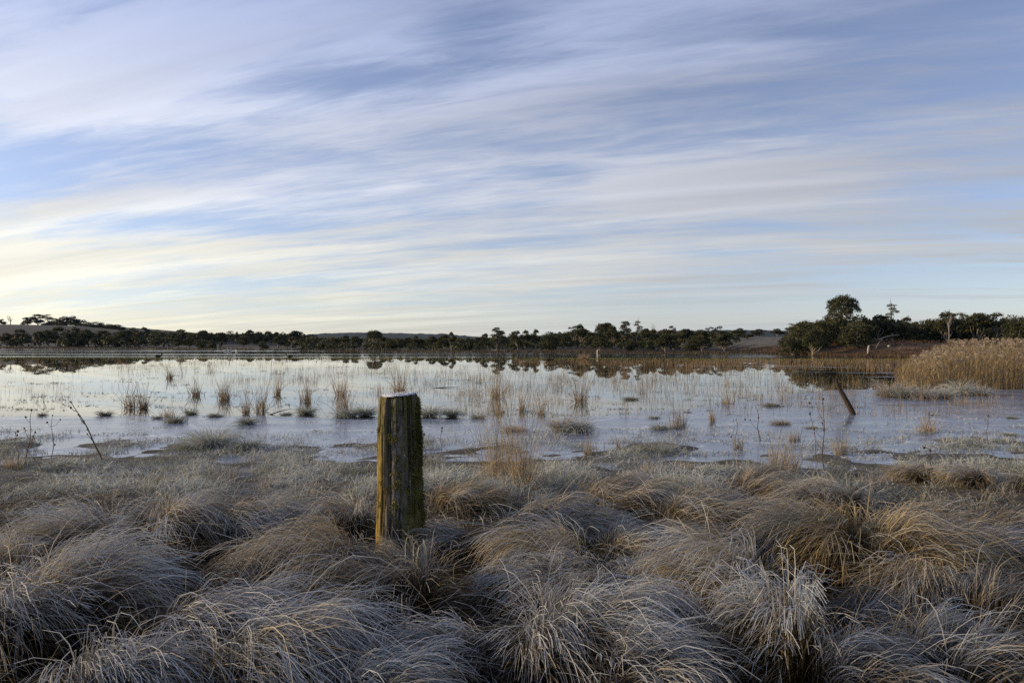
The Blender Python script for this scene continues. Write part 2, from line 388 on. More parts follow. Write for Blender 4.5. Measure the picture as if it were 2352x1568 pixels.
def ice_mat():
    m, N, L = mat_new('thin rimed ice')
    out = N.new('ShaderNodeOutputMaterial'); p = N.new('ShaderNodeBsdfPrincipled')
    tc = N.new('ShaderNodeTexCoord'); vec = tc.outputs['Object']
    mp = N.new('ShaderNodeMapping'); mp.inputs['Scale'].default_value = (0.35, 1.4, 1.0); mp.inputs['Rotation'].default_value = (0, 0, R(8)); L.new(vec, mp.inputs['Vector'])
    f1 = noise_n(N, L, 1.1, 6, 0.6, mp.outputs[0], 0.4); f2 = noise_n(N, L, 9.0, 5, 0.65, mp.outputs[0], 0.8)
    f3 = noise_n(N, L, 40.0, 3, 0.6, vec)
    c = mixc(N, L, mrange(N, L, f1, 0.35, 0.65), (0.06, 0.085, 0.15), (0.125, 0.165, 0.26))
    c = mixc(N, L, mrange(N, L, f2, 0.58, 0.72, 0, 0.6), c, (0.38, 0.41, 0.48))
    vo = N.new('ShaderNodeTexVoronoi'); vo.feature = 'DISTANCE_TO_EDGE'; vo.inputs['Scale'].default_value = 0.55
    mpv = N.new('ShaderNodeMapping'); mpv.inputs['Scale'].default_value = (0.8, 1.5, 1); L.new(vec, mpv.inputs['Vector'])
    wob = N.new('ShaderNodeTexNoise'); wob.inputs['Scale'].default_value = 1.2; wob.inputs['Detail'].default_value = 5; L.new(mpv.outputs[0], wob.inputs['Vector'])
    va = N.new('ShaderNodeVectorMath'); va.operation = 'ADD'; L.new(mpv.outputs[0], va.inputs[0]); L.new(wob.outputs['Color'], va.inputs[1]); L.new(va.outputs[0], vo.inputs['Vector'])
    c = mixc(N, L, mrange(N, L, vo.outputs['Distance'], 0.004, 0.018, 0.55, 0.0), c, (0.55, 0.58, 0.64))
    f4 = noise_n(N, L, 5.0, 8, 0.75, vec, 0.5)
    c = mixc(N, L, mrange(N, L, f4, 0.56, 0.66, 0, 0.5), c, (0.48, 0.51, 0.56))
    L.new(c, p.inputs['Base Color']); p.inputs['IOR'].default_value = 1.31
    L.new(mrange(N, L, f1, 0.35, 0.65, 0.10, 0.24), p.inputs['Roughness'])
    b = N.new('ShaderNodeBump'); b.inputs['Strength'].default_value = 0.10; b.inputs['Distance'].default_value = 0.01
    ad = N.new('ShaderNodeMath'); L.new(f2, ad.inputs[0]); L.new(f3, ad.inputs[1])
    L.new(ad.outputs[0], b.inputs['Height']); L.new(b.outputs[0], p.inputs['Normal'])
    L.new(p.outputs[0], out.inputs[0]); return m
M['ice'] = ice_mat()

def post_mat():
    m, N, L = mat_new('weathered mossy timber')
    out = N.new('ShaderNodeOutputMaterial'); p = N.new('ShaderNodeBsdfPrincipled')
    tc = N.new('ShaderNodeTexCoord'); vec = tc.outputs['Object']
    mp = N.new('ShaderNodeMapping'); mp.inputs['Scale'].default_value = (12, 12, 2.2); L.new(vec, mp.inputs['Vector'])
    g = noise_n(N, L, 3.4, 10, 0.72, mp.outputs[0], 0.4)
    mp2 = N.new('ShaderNodeMapping'); mp2.inputs['Scale'].default_value = (9, 9, 2.0); L.new(vec, mp2.inputs['Vector'])
    g2 = noise_n(N, L, 1.6, 6, 0.6, mp2.outputs[0])
    g3 = noise_n(N, L, 70, 4, 0.6, vec)
    grey = mixc(N, L, mrange(N, L, g, 0.38, 0.62), (0.042, 0.039, 0.036), (0.20, 0.19, 0.185))
    alg_sun = mixc(N, L, mrange(N, L, g, 0.35, 0.65), (0.095, 0.062, 0.013), (0.36, 0.24, 0.05))  # algal growth and painted-in warm sunlight share this ochre
    moss = mixc(N, L, mrange(N, L, g3, 0.35, 0.65), (0.05, 0.05, 0.014), (0.16, 0.15, 0.04))
    c = mixc(N, L, attr(N, 'algae_sun'), grey, alg_sun)
    mm = N.new('ShaderNodeMath'); mm.operation = 'MULTIPLY'; L.new(attr(N, 'mossy'), mm.inputs[0]); L.new(mrange(N, L, g2, 0.38, 0.56), mm.inputs[1])
    c = mixc(N, L, mm.outputs[0], c, moss)
    sp1 = noise_n(N, L, 26, 6, 0.7, vec); sp2 = noise_n(N, L, 9, 5, 0.65, vec)
    c = mixc(N, L, mrange(N, L, sp1, 0.60, 0.68, 0, 0.75), c, (0.33, 0.29, 0.15))
    c = mixc(N, L, mrange(N, L, sp2, 0.56, 0.66, 0, 0.85), c, (0.045, 0.042, 0.03))
    c = mixc(N, L, attr(N, 'crack'), c, (0.022, 0.018, 0.014))
    L.new(c, p.inputs['Base Color']); p.inputs['Roughness'].default_value = 0.85; p.inputs['Specular IOR Level'].default_value = 0.2
    b = N.new('ShaderNodeBump'); b.inputs['Strength'].default_value = 0.9; b.inputs['Distance'].default_value = 0.008
    L.new(g, b.inputs['Height']); L.new(b.outputs[0], p.inputs['Normal'])
    L.new(p.outputs[0], out.inputs[0]); return m
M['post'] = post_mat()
M['rime'] = simple_mat('hoar frost', (0.80, 0.82, 0.86), (0.55, 0.58, 0.64), 60, rough=0.7, bump=0.8)
M['forest'] = simple_mat('distant forest', (0.014, 0.019, 0.014), (0.034, 0.040, 0.024), 0.06, bump=0)

# ------------------------------------------------------------------ ground
SHX = np.array([-900, -400, -137, -78, -40, -29, 0, 20, 33, 35.5, 37, 38.5, 42, 52, 120, 400, 900.])
SHY = np.array([520, 330, 199, 170, 144, 131, 118, 107, 104, 100, 88, 80, 75, 72, 70, 90, 160.])
def far_shore(x): return np.interp(x, SHX, SHY) + 1.2 * (vnoise(np.asarray(x) * 0.25, 3.0, 5) - .5)
def near_shore(x): return 10.9 + 0.9 * (fbm(np.asarray(x) * 0.22, 1.0, 31, 3) - .5) * 2 + 0.05 * np.clip(np.asarray(x), 0, 10)

def gz(x, y):
    x = np.asarray(x, float); y = np.asarray(y, float)
    s = y - near_shore(x)
    near = 0.27 - 0.262 * sstep(-5.2, -0.2, s) - 0.50 * sstep(0.0, 9.0, s)
    bumps = (fbm(x * 1.5, y * 1.5, 91, 4) - .5) * (0.16 * (1 - sstep(-5, 0, s)) + 0.17 * (1 - sstep(0, 6, s)) * sstep(-5, -1, s))
    bumps = bumps + (fbm(x * 5.5, y * 5.5, 47, 3) - .5) * 0.10 * sstep(-3.5, -1, s) * (1 - sstep(1.5, 5, s))
    t = y - far_shore(x)
    far = 0.42 * sstep(-3, 2.5, t) + 0.0022 * np.clip(t, 0, 400)
    far += 1.5 * np.exp(-((x - 50) / 13.) ** 2) * sstep(1, 24, t) * (1 - sstep(80, 220, t))
    far += 0.5 * np.exp(-((x - 70) / 20.) ** 2) * sstep(8, 30, t) * (1 - sstep(80, 220, t))
    far += 0.65 * np.exp(-((x - 14) / 8.) ** 2) * sstep(2, 12, t) * (1 - sstep(60, 180, t))
    far += 0.9 * np.exp(-((x - 46) / 16.) ** 2) * sstep(20, 60, t) * (1 - sstep(120, 260, t))
    far += (fbm(x * 0.12, y * 0.12, 9, 4) - .5) * 0.22 * sstep(1, 14, t)
    return near + bumps + far + np.where(t > -3, 0.0, 0.0)

def build_ground():
    def axis(lo, hi, d0, step, g, far_lo, far_hi):
        a = list(np.arange(lo, hi, step)); s = step
        while a[-1] < far_hi: s *= g; a.append(a[-1] + s)
        b = [a[0]]; s = step
        while b[-1] > far_lo: s *= g; b.append(b[-1] - s)
        return np.array(sorted(set(a + b[1:])))
    xs = axis(-13, 14, 0, 0.20, 1.08, -4200, 4200)
    ys = axis(1.5, 16, 0, 0.19, 1.06, -60, 4300)
    X, Y = np.meshgrid(xs, ys)
    Zg = gz(X, Y)
    n, m_ = len(ys), len(xs)
    i = np.arange(n - 1)[:, None] * m_; j = np.arange(m_ - 1)[None]
    q = np.stack([i + j, i + j + 1, i + m_ + j + 1, i + m_ + j], -1).reshape(-1, 4)
    s = Y - near_shore(X); t = Y - far_shore(X)
    frost = sstep(-4.8, -2.5, s) * (1 - sstep(3, 9, s)) * (0.24 + 0.36 * sstep(0.42, 0.62, fbm(X * 1.6, Y * 1.6, 91, 4)))
    frost = np.maximum(frost, (.10 + .22 * sstep(30, 40, X)) * sstep(12, 30, t))
    prom = np.exp(-((X - 52) / 17.) ** 2) * sstep(-2, 1, t) * (1 - sstep(26, 40, t))
    brown = np.clip(sstep(-3, 0, t) * (1 - sstep(8, 20, t)) * 0.25 + prom * .8, 0, 1)  # low bank brown darkens the shore strip for shade under the trees
    frost = frost * (1 - np.clip(prom * 1.4, 0, 1))
    me = mesh_np('ground', np.stack([X, Y, Zg], -1).reshape(-1, 3), q, {'frost': frost, 'brown': brown}, M['ground'], True)
    link('ground', me, kind='structure')
build_ground()

def build_water():
    xs = np.linspace(-1500, 1500, 7); ys = np.linspace(7, 900, 7)
    X, Y = np.meshgrid(xs, ys); n = 7
    i = np.arange(n - 1)[:, None] * n; j = np.arange(n - 1)[None]
    q = np.stack([i + j, i + j + 1, i + n + j + 1, i + n + j], -1).reshape(-1, 4)
    link('water', mesh_np('water', np.stack([X, Y, X * 0], -1).reshape(-1, 3), q, None, M['water']), kind='structure')
    # near ice sheet with a ragged outer edge, 4 mm above the water
    xs = np.linspace(-16, 30, 400); r = np.linspace(0, 1, 12)
    edge = np.interp(xs, [-16, -6, 0, 3, 6, 10, 14, 30], [17.0, 16.6, 16.3, 17.2, 20, 25, 26, 27]) + 1.6 * (fbm(xs * 0.5, 2.0, 77, 5, 0.6) - .5)
    Y = 8.2 + (edge - 8.2)[None, :] * r[:, None]; X = np.broadcast_to(xs, Y.shape)
    n, m_ = Y.shape
    i = np.arange(n - 1)[:, None] * m_; j = np.arange(m_ - 1)[None]
    q = np.stack([i + j, i + j + 1, i + m_ + j + 1, i + m_ + j], -1).reshape(-1, 4)
    link('ice', mesh_np('ice', np.stack([X, Y, X * 0 + 0.006], -1).reshape(-1, 3), q, None, M['ice'], True), kind='structure')
    # long slivers of ice off the reed bed
    g = Geo(); rng = np.random.default_rng(5)
    for k in range(16):
        x0 = rng.uniform(13, 25); y0 = rng.uniform(30, 52); ln = rng.uniform(1.0, 3.6); wd = rng.uniform(0.04, 0.20)
        t = np.linspace(-1, 1, 24); w = wd * (1 - t ** 2) ** .5 * (0.5 + vnoise(t * 6, k, 3))
        yc = y0 + 0.4 * (vnoise(t * 2, k + 9., 4) - .5)
        top = np.stack([x0 + ln * t, yc + w, t * 0 + 0.006], -1); bot = np.stack([x0 + ln * t, yc - w, t * 0 + 0.006], -1)
        V = np.stack([bot, top], 1).reshape(-1, 3); b = np.arange(23) * 2
        g.add(V, q=np.stack([b, b + 2, b + 3, b + 1], -1))
    link('ice_slivers', g.mesh('ice_slivers', simple_mat('white rough ice', (0.42, 0.44, 0.50), (0.30, 0.32, 0.38), 3, rough=0.35, bump=0, spec=0.5)), kind='structure')
build_water()

# ------------------------------------------------------------------ far hills
def hill_z(x, y):
    """frosted pasture hill behind the far left bank"""
    a = np.interp(x, [-700, -420, -330, -268, -240, -215, -180, -150, -120, -90], [7.6, 8.0, 8.6, 10.4, 10.0, 7.8, 4.6, 2.8, 1.4, 0.2])
    return a * sstep(215, 400, y) * (1 - 0.5 * sstep(440, 700, y)) + 0.6 * sstep(200, 240, y) - 0.3

def build_hills():
    xs = np.linspace(-700, -80, 90); ys = np.linspace(200, 700, 60)
    X, Y = np.meshgrid(xs, ys)
    Z = np.maximum(hill_z(X, Y), 0) + (fbm(X * .02, Y * .02, 4, 4) - .5) * 0.7
    Z = np.where((Y <= ys[1]) | (X >= xs[-2]), Z - 1.5, Z)
    n, m_ = X.shape
    i = np.arange(n - 1)[:, None] * m_; j = np.arange(m_ - 1)[None]
    q = np.stack([i + j, i + j + 1, i + m_ + j + 1, i + m_ + j], -1).reshape(-1, 4)
    me = mesh_np('hill', np.stack([X, Y, Z], -1).reshape(-1, 3), q, {'frost': .08 + .22 * fbm(X * .03, Y * .05, 14, 4), 'brown': X * 0}, M['ground'], True)
    link('hill', me, kind='structure')
    # wooded blue ranges far behind
    def range_(name, D, us, vs, depth, seed):
        u = np.arange(us[0], us[-1] + .1, 1.6); v = np.interp(u, us, vs)
        x = (u - 1176) / F * D; zc = HC + (784 - v) / F * D
        zc = zc + (vnoise(x * .05, 1., seed) - .5) * 3.0 + (vnoise(x * .012, 1., seed) - .5) * 5
        r = np.linspace(-1, 1, 21)
        Z = zc[None, :] * (1 - np.abs(r[:, None]) ** 1.8) - 1.0
        X = np.broadcast_to(x, Z.shape); Y = D + depth * r[:, None] + X * 0
        Z = Z + (fbm(X * .06, Y * .06, seed + 3, 3) - .5) * 5 * (1 - np.abs(r[:, None]))
        n, m_ = X.shape
        i = np.arange(n - 1)[:, None] * m_; j = np.arange(m_ - 1)[None]
        q = np.stack([i + j, i + j + 1, i + m_ + j + 1, i + m_ + j], -1).reshape(-1, 4)
        link(name, mesh_np(name, np.stack([X, Y, Z], -1).reshape(-1, 3), q, None, M['forest'], True), kind='structure')
    range_('wooded_hill', 2600, [560, 640, 700, 730, 780, 840, 900, 960, 1000, 1040, 1070, 1095, 1120, 1180],
           [784, 779, 772, 767, 764.5, 764, 765.5, 767, 766.5, 768, 769, 773, 777, 784], 420, 3)
    range_('wooded_hill', 2300, [1120, 1200, 1300, 1420, 1560, 1640, 1700, 1760, 1820, 1900, 2000, 2200],
           [782, 772, 766, 764, 760, 759, 757.5, 758, 758, 760, 764, 784], 380, 8)
build_hills()

# ------------------------------------------------------------------ trees
def tree_protos(kind, seed):
    """unit-height tree: (wood Geo, leaves Geo); x and y span about -0.5..0.5"""
    rng = np.random.default_rng(seed)
    W = Geo(); Lf = Geo()
    lobes = []
    def limb(p0, p1, r0, r1, sag=0.04):
        t = np.linspace(0, 1, 6)[:, None]
        mid = rng.normal(0, sag, 3) * [1, 1, .5]
        P = p0 * (1 - t) + p1 * t + mid * np.sin(np.pi * t)
        tube(W, P, np.linspace(r0, r1, 6), 6)
        return P
    def leaves(c, r, n, size, top=0.0):
        v = rng.normal(size=(n, 3)); v /= np.linalg.norm(v, axis=1, keepdims=True)
        rr = rng.uniform(0.45, 1.0, n) ** 0.6
        v[:, 2] = np.where(v[:, 2] < top, -v[:, 2] * 0.5, v[:, 2])
        P = np.asarray(c) + v * rr[:, None] * np.asarray(r)
        P += rng.normal(0, .012, P.shape)
        a = rng.normal(size=(n, 3)); a /= np.linalg.norm(a, axis=1, keepdims=True)
        b = np.cross(a, rng.normal(size=(n, 3))); b /= np.linalg.norm(b, axis=1, keepdims=True)
        s = size * rng.uniform(.6, 1.4, n)[:, None]
        V = np.stack([P - a * s, P - b * s * .55, P + a * s, P + b * s * .55], 1).reshape(-1, 3)
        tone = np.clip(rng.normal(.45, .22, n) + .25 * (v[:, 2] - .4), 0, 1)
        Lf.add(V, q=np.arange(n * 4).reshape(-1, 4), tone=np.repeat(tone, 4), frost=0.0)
    if kind in ('dome', 'open', 'bush', 'tall', 'hero', 'spike', 'tier'):
        spec = {'dome': (15, .10, .34, .20, .17, 190, .027), 'open': (10, .36, .36, .18, .11, 130, .021), 'bush': (13, .06, .32, .22, .22, 240, .026),
                'tall': (12, .22, .26, .19, .15, 190, .024), 'hero': (17, .36, .33, .17, .13, 420, .0145), 'spike': (6, .40, .24, .18, .07, 150, .018),
                'tier': (11, .24, .30, .21, .10, 170, .022)}[kind]
        nl, zb, sp, rx, rz, nlf, sz = spec
        bend = rng.normal(0, .05, 2)
        ttop = np.array([bend[0], bend[1], zb + .12])
        trunk = limb(np.array([0, 0, -.03]), ttop, .034 if kind != 'spike' else .02, .020, .03)
        for k in range(nl):
            a = 2 * np.pi * (k + rng.uniform(-.3, .3)) / nl * (1 if kind != 'tier' else 2.4)
            rad = sp * rng.uniform(.45, 1.0)
            z = rng.uniform(zb + .22, 1 - rz) if rad < sp * .6 else rng.uniform(zb + .12, .95 - rz * 1.5)
            if kind == 'bush': z = rng.uniform(.18, .78) - .3 * rad; 
            if kind in ('tier', 'spike'): z = zb + .1 + (1 - zb - .1 - rz) * (k + .6) / nl; rad = sp * (1.15 - .75 * k / nl) * rng.uniform(.5, 1.1)
            if k == nl - 1 or k == 0 and kind in ('dome', 'hero', 'tall'): rad *= .25; z = 1 - rz * 1.0
            if kind == 'hero' and k < nl - 1:
                ph = math.acos(1 - 1.7 * (k + .5) / nl); rad = .32 * math.sin(ph); a = k * 2.4; z = .70 + .20 * math.cos(ph)
            if kind == 'bush' and k == nl - 1: z = .80; rad = .05
            c = np.array([math.cos(a) * rad + bend[0], math.sin(a) * rad + bend[1], min(z, 1 - rz)])
            limb(trunk[int(rng.integers(2, 6))] * [1, 1, min(1, (c[2] * .85) / max(trunk[5][2], .01))], c - [0, 0, rz * .3], .015, .004, .05)
            leaves(c, (rx * rng.uniform(.75, 1.2), rx * rng.uniform(.75, 1.2), rz * rng.uniform(.8, 1.15)), int(nlf * 1.15), sz * .95, top=-.25 if kind != 'bush' else -1)
            for e in range(2):   # broken satellite sprays give an uneven outline
                d = rng.normal(size=3); d /= np.linalg.norm(d); d[2] = abs(d[2]) * .4
                leaves(c + d * [rx, rx, rz] * 1.05, (rx * .4, rx * .4, rz * .4), nlf // 3, sz * .8, top=-.4)
        if kind == 'spike':
            limb(ttop, np.array([.01, 0, 1.12]), .014, .004, .02)
            limb(np.array([.005, 0, .95]), np.array([.10, .02, 1.08]), .006, .002); limb(np.array([.0, 0, 1.0]), np.array([-.05, .02, 1.13]), .005, .002)
    if kind == 'dead':
        tr = limb(np.array([0, 0, -.03]), np.array([.02, 0, .62]), .026, .016, .03)
        for k in range(11):
            a = rng.uniform(0, 2 * np.pi); st = tr[int(rng.integers(2, 6))]
            e = st + [math.cos(a) * rng.uniform(.1, .26), math.sin(a) * .15, rng.uniform(.12, .4)]; e[2] = min(e[2], 1)
            P = limb(st, e, .011, .004, .04)
            for w in range(3):
                q0 = P[int(rng.integers(2, 6))]; limb(q0, q0 + rng.normal(0, .06, 3) + [0, 0, .06], .004, .0015, .02)
    # true unit size: crown top at 1, crown about 1 wide
    A = np.concatenate((Lf if Lf.n else W).v); kz = 1 / np.quantile(A[:, 2], .995)
    cxy = (np.quantile(A[:, :2], .01, axis=0) + np.quantile(A[:, :2], .99, axis=0)) / 2
    kx = 1 / max(np.ptp(np.quantile(A[:, 0], [.015, .985])), np.ptp(np.quantile(A[:, 1], [.015, .985])), .2)
    for G in (W, Lf):
        G.v = [(v - [cxy[0], cxy[1], 0]) * [kx, kx, kz] for v in G.v]
    return W, Lf

PROTO = {}
def proto(kind, i):
    key = (kind, i)
    if key not in PROTO:
        W, Lf = tree_protos(kind, hash(kind) % 1 + sum(map(ord, kind)) * 13 + i * 101)
        wm = M['deadwood'] if kind == 'dead' else M['bark']
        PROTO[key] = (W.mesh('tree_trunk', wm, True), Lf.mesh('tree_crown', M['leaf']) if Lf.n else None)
    return PROTO[key]

def land(x, y):
    z = float(gz(x, y))
    if -690 < x < -90 and 205 < y < 690: z = max(z, float(hill_z(x, y)))
    return z

# zone: list of (u, v_top, width_px, kind, D)
ZONES = {
 'hilltop': ('on the crest of the frosted hill', 'trees on the hill crest', [
    (5, 733, 15, 'dome', 420), (21, 723, 14, 'dead', 420), (52, 738, 9, 'bush', 420), (63, 729, 18, 'dome', 425), (84, 722, 27, 'dome', 425),
    (109, 722, 27, 'open', 425), (127, 731, 22, 'bush', 420), (146, 727, 26, 'bush', 420), (165, 726, 26, 'bush', 422), (180, 733, 18, 'bush', 420),
    (190, 734, 16, 'open', 420), (200, 739, 18, 'bush', 415), (217, 739, 20, 'open', 415), (233, 741, 18, 'dome', 412), (250, 744, 26, 'bush', 408),
    (266, 745, 24, 'bush', 405), (279, 750, 18, 'bush', 400)]),
 'hillfoot': ('along the foot of the frosted hill', 'trees at the hill foot', [
    (15, 765, 26, 'dome', 215), (38, 760, 14, 'dead', 222), (48, 757, 36, 'dome', 218), (76, 764, 16, 'dead', 214), (92, 761, 24, 'dome', 214), (112, 759, 32, 'dome', 220),
    (132, 751, 36, 'dome', 224), (152, 757, 28, 'bush', 212), (170, 753, 32, 'dome', 226), (187, 763, 22, 'bush', 212), (206, 757, 38, 'dome', 216),
    (232, 759, 34, 'dome', 214), (251, 765, 22, 'dome', 212), (269, 769, 22, 'bush', 210), (290, 759, 38, 'dome', 214), (320, 766, 30, 'dome', 210), (356, 775, 22, 'dome', 205)]),
 'leftridge': ('on the low ridge by the blue range', 'trees on the low ridge', [
    (308, 752, 26, 'open', 300), (332, 752, 24, 'dome', 300), (356, 757, 26, 'open', 295), (374, 763, 18, 'dome', 290), (392, 762, 18, 'open', 285), (417, 757, 24, 'dome', 285),
    (440, 765, 22, 'bush', 280), (466, 759, 26, 'dome', 280), (484, 764, 20, 'bush', 280), (506, 764, 24, 'dome', 280), (529, 760, 26, 'open', 280), (545, 762, 9, 'tall', 280),
    (572, 758, 20, 'dome', 280), (592, 762, 26, 'bush', 280), (616, 761, 22, 'dome', 280), (634, 763, 18, 'dome', 280), (652, 764, 22, 'bush', 280), (676, 760, 32, 'dome', 275), (700, 770, 22, 'dome', 275)]),
 'leftbank': ('behind the far rushes below the low ridge', 'trees behind the far bank rushes', [
    (408, 777, 24, 'dome', 178), (434, 775, 30, 'dome', 185), (464, 779, 28, 'bush', 172), (487, 781, 20, 'bush', 170), (507, 785, 7, 'dome', 168), (560, 773, 26, 'dome', 190), (605, 783, 22, 'bush', 165),
    (640, 772, 26, 'dome', 180), (660, 787, 9, 'dome', 165), (677, 785, 13, 'dome', 165), (696, 777, 26, 'dome', 170), (718, 778, 18, 'tall', 168), (746, 785, 22, 'bush', 160)]),
 'centre': ('below the blue range', 'gums below the blue range', [
    (768, 776, 22, 'dome', 158), (790, 771, 26, 'dome', 160), (818, 772, 24, 'tall', 155), (836, 778, 10, 'dead', 150), (859, 759, 32, 'hero', 150), (880, 773, 18, 'dome', 155), (898, 777, 26, 'bush', 145),
    (920, 779, 18, 'dome', 152), (937, 775, 22, 'dome', 150), (953, 771, 17, 'tall', 148), (968, 778, 20, 'dome', 150), (993, 772, 28, 'dome', 146), (1021, 769, 28, 'dome', 144), (1038, 763, 18, 'tall', 142),
    (1056, 778, 20, 'bush', 146), (1078, 777, 26, 'bush', 142), (1098, 775, 18, 'dome', 145)]),
 'midright': ('just right of the blue range', 'tall gums right of the blue range', [
    (1112, 766, 22, 'tall', 138), (1140, 752, 30, 'tier', 136), (1154, 760, 22, 'tier', 138), (1185, 760, 30, 'tall', 132), (1209, 759, 22, 'tall', 134), (1229, 757, 21, 'tall', 132), (1262, 763, 42, 'bush', 126)]),
 'rise': ('on the wooded rise behind the pale bank', 'trees on the wooded rise', [
    (1300, 763, 26, 'bush', 134), (1318, 749, 28, 'open', 140), (1339, 746, 32, 'dome', 138), (1352, 763, 20, 'dome', 124), (1377, 774, 30, 'dome', 116), (1372, 756, 26, 'bush', 134), (1391, 742, 42, 'dome', 140), (1413, 749, 36, 'dome', 130),
    (1438, 738, 30, 'tier', 142), (1465, 737, 24, 'spike', 138), (1482, 755, 26, 'dome', 128), (1450, 778, 26, 'bush', 116), (1504, 741, 16, 'dead', 140), (1503, 757, 26, 'dome', 132), (1530, 757, 42, 'dome', 118), (1546, 748, 18, 'open', 134),
    (1572, 756, 40, 'dome', 124), (1610, 758, 34, 'dome', 120), (1590, 772, 36, 'bush', 114), (1630, 751, 22, 'open', 132), (1653, 749, 28, 'open', 132), (1661, 767, 34, 'dome', 112)]),
 'paddock': ('in the frosted paddock by the inlet', 'paddock trees', [
    (1697, 754, 28, 'dome', 150), (1716, 767, 26, 'dome', 136), (1741, 756, 28, 'dome', 156), (1788, 755, 30, 'dome', 140), (1818, 743, 30, 'open', 122)]),
 'point': ('on the bracken point across the water', 'trees on the bracken point', [
    (1806, 764, 30, 'bush', 104), (1822, 770, 44, 'bush', 94), (1848, 739, 52, 'bush', 96), (1870, 756, 46, 'dome', 90), (1888, 738, 46, 'bush', 98), (1906, 717, 54, 'bush', 102), (1937, 679, 58, 'hero', 104), (1937, 716, 66, 'bush', 98),
    (1968, 740, 62, 'bush', 92), (1980, 725, 48, 'bush', 102), (2008, 725, 54, 'dome', 104), (2046, 698, 32, 'spike', 106)]),
 'bank': ('on the bank behind the golden reed bed', 'trees behind the reed bed', [
    (2080, 729, 36, 'dome', 112), (2072, 744, 48, 'bush', 108), (2126, 738, 56, 'bush', 110), (2168, 718, 54, 'dome', 108), (2181, 716, 11, 'dead', 98), (2206, 718, 40, 'open', 112), (2216, 728, 46, 'bush', 112), (2252, 720, 50, 'dome', 110),
    (2284, 718, 52, 'open', 110), (2262, 735, 40, 'bush', 114), (2330, 727, 66, 'bush', 100), (2372, 722, 60, 'dome', 104)]),
}
KW = {'dome': ['round-crowned gum', 'dome-headed gum'], 'open': ['thin-crowned umbrella gum'], 'bush': ['dense low bushy tree'], 'tall': ['slim tall gum'], 'hero': ['big spreading gum'],
      'spike': ['tiered gum with a bare dead top'], 'tier': ['sparse tiered gum'], 'dead': ['bare grey dead tree']}
SPECIAL = {(1937, 679): 'tallest gum, big round crown standing above the bracken point', (21, 723): 'small bare tree against the sky on the frosted hill',
           (859, 759): 'big spreading gum standing out dark against the blue range', (2046, 698): 'tall tiered gum with bare dead spike beside the bracken mound',
           (2181, 716): 'bare dead trunk standing between the reed plumes and umbrella gum', (1504, 741): 'round bare dead tree above the wooded rise',
           (1465, 737): 'tiered gum with a dead spike above the wooded rise', (1716, 767): 'small round tree alone on the frosted paddock slope',
           (1818, 743): 'flat umbrella gum just left of the bracken point', (1262, 763): 'wide bushy tree reaching the ground by the pale bank'}
def build_trees():
    c = 0
    for zn, (where, grp, lst) in ZONES.items():
        lst = sorted(lst)
        cnt = {}
        for k, (u, vt, w, kind, D) in enumerate(lst):
            c += 1
            x = wx(u, D); zb = land(x, D); ztop = wz(vt, D); h = ztop - zb
            nv = {'dome': 5, 'bush': 5, 'open': 3, 'tall': 3, 'hero': 1, 'spike': 2, 'tier': 2, 'dead': 3}[kind]
            wood, crown = proto(kind, c % nv)
            kw = KW[kind][0]
            cnt[kind] = cnt.get(kind, 0) + 1
            tot = sum(1 for t in lst if t[3] == kind)
            if (u, vt) in SPECIAL: lab = SPECIAL[(u, vt)]
            elif tot == 1: lab = f'the only {kw} {where}'
            else: lab = f'{ORD[cnt[kind]-1]} {kw} from the left {where}'
            wm = w / F * D * (1.12 if zn in ('bank', 'point', 'rise', 'midright') else 1.05)
            root = link('dead_tree' if kind == 'dead' else 'gum_tree', None, loc=(x, D, zb), rot=(0, 0, (c * 2.4) % 6.28), scale=(wm, wm, h), label=lab, cat='tree', group=grp)
            link('trunk', wood, parent=root)
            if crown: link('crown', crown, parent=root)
build_trees()

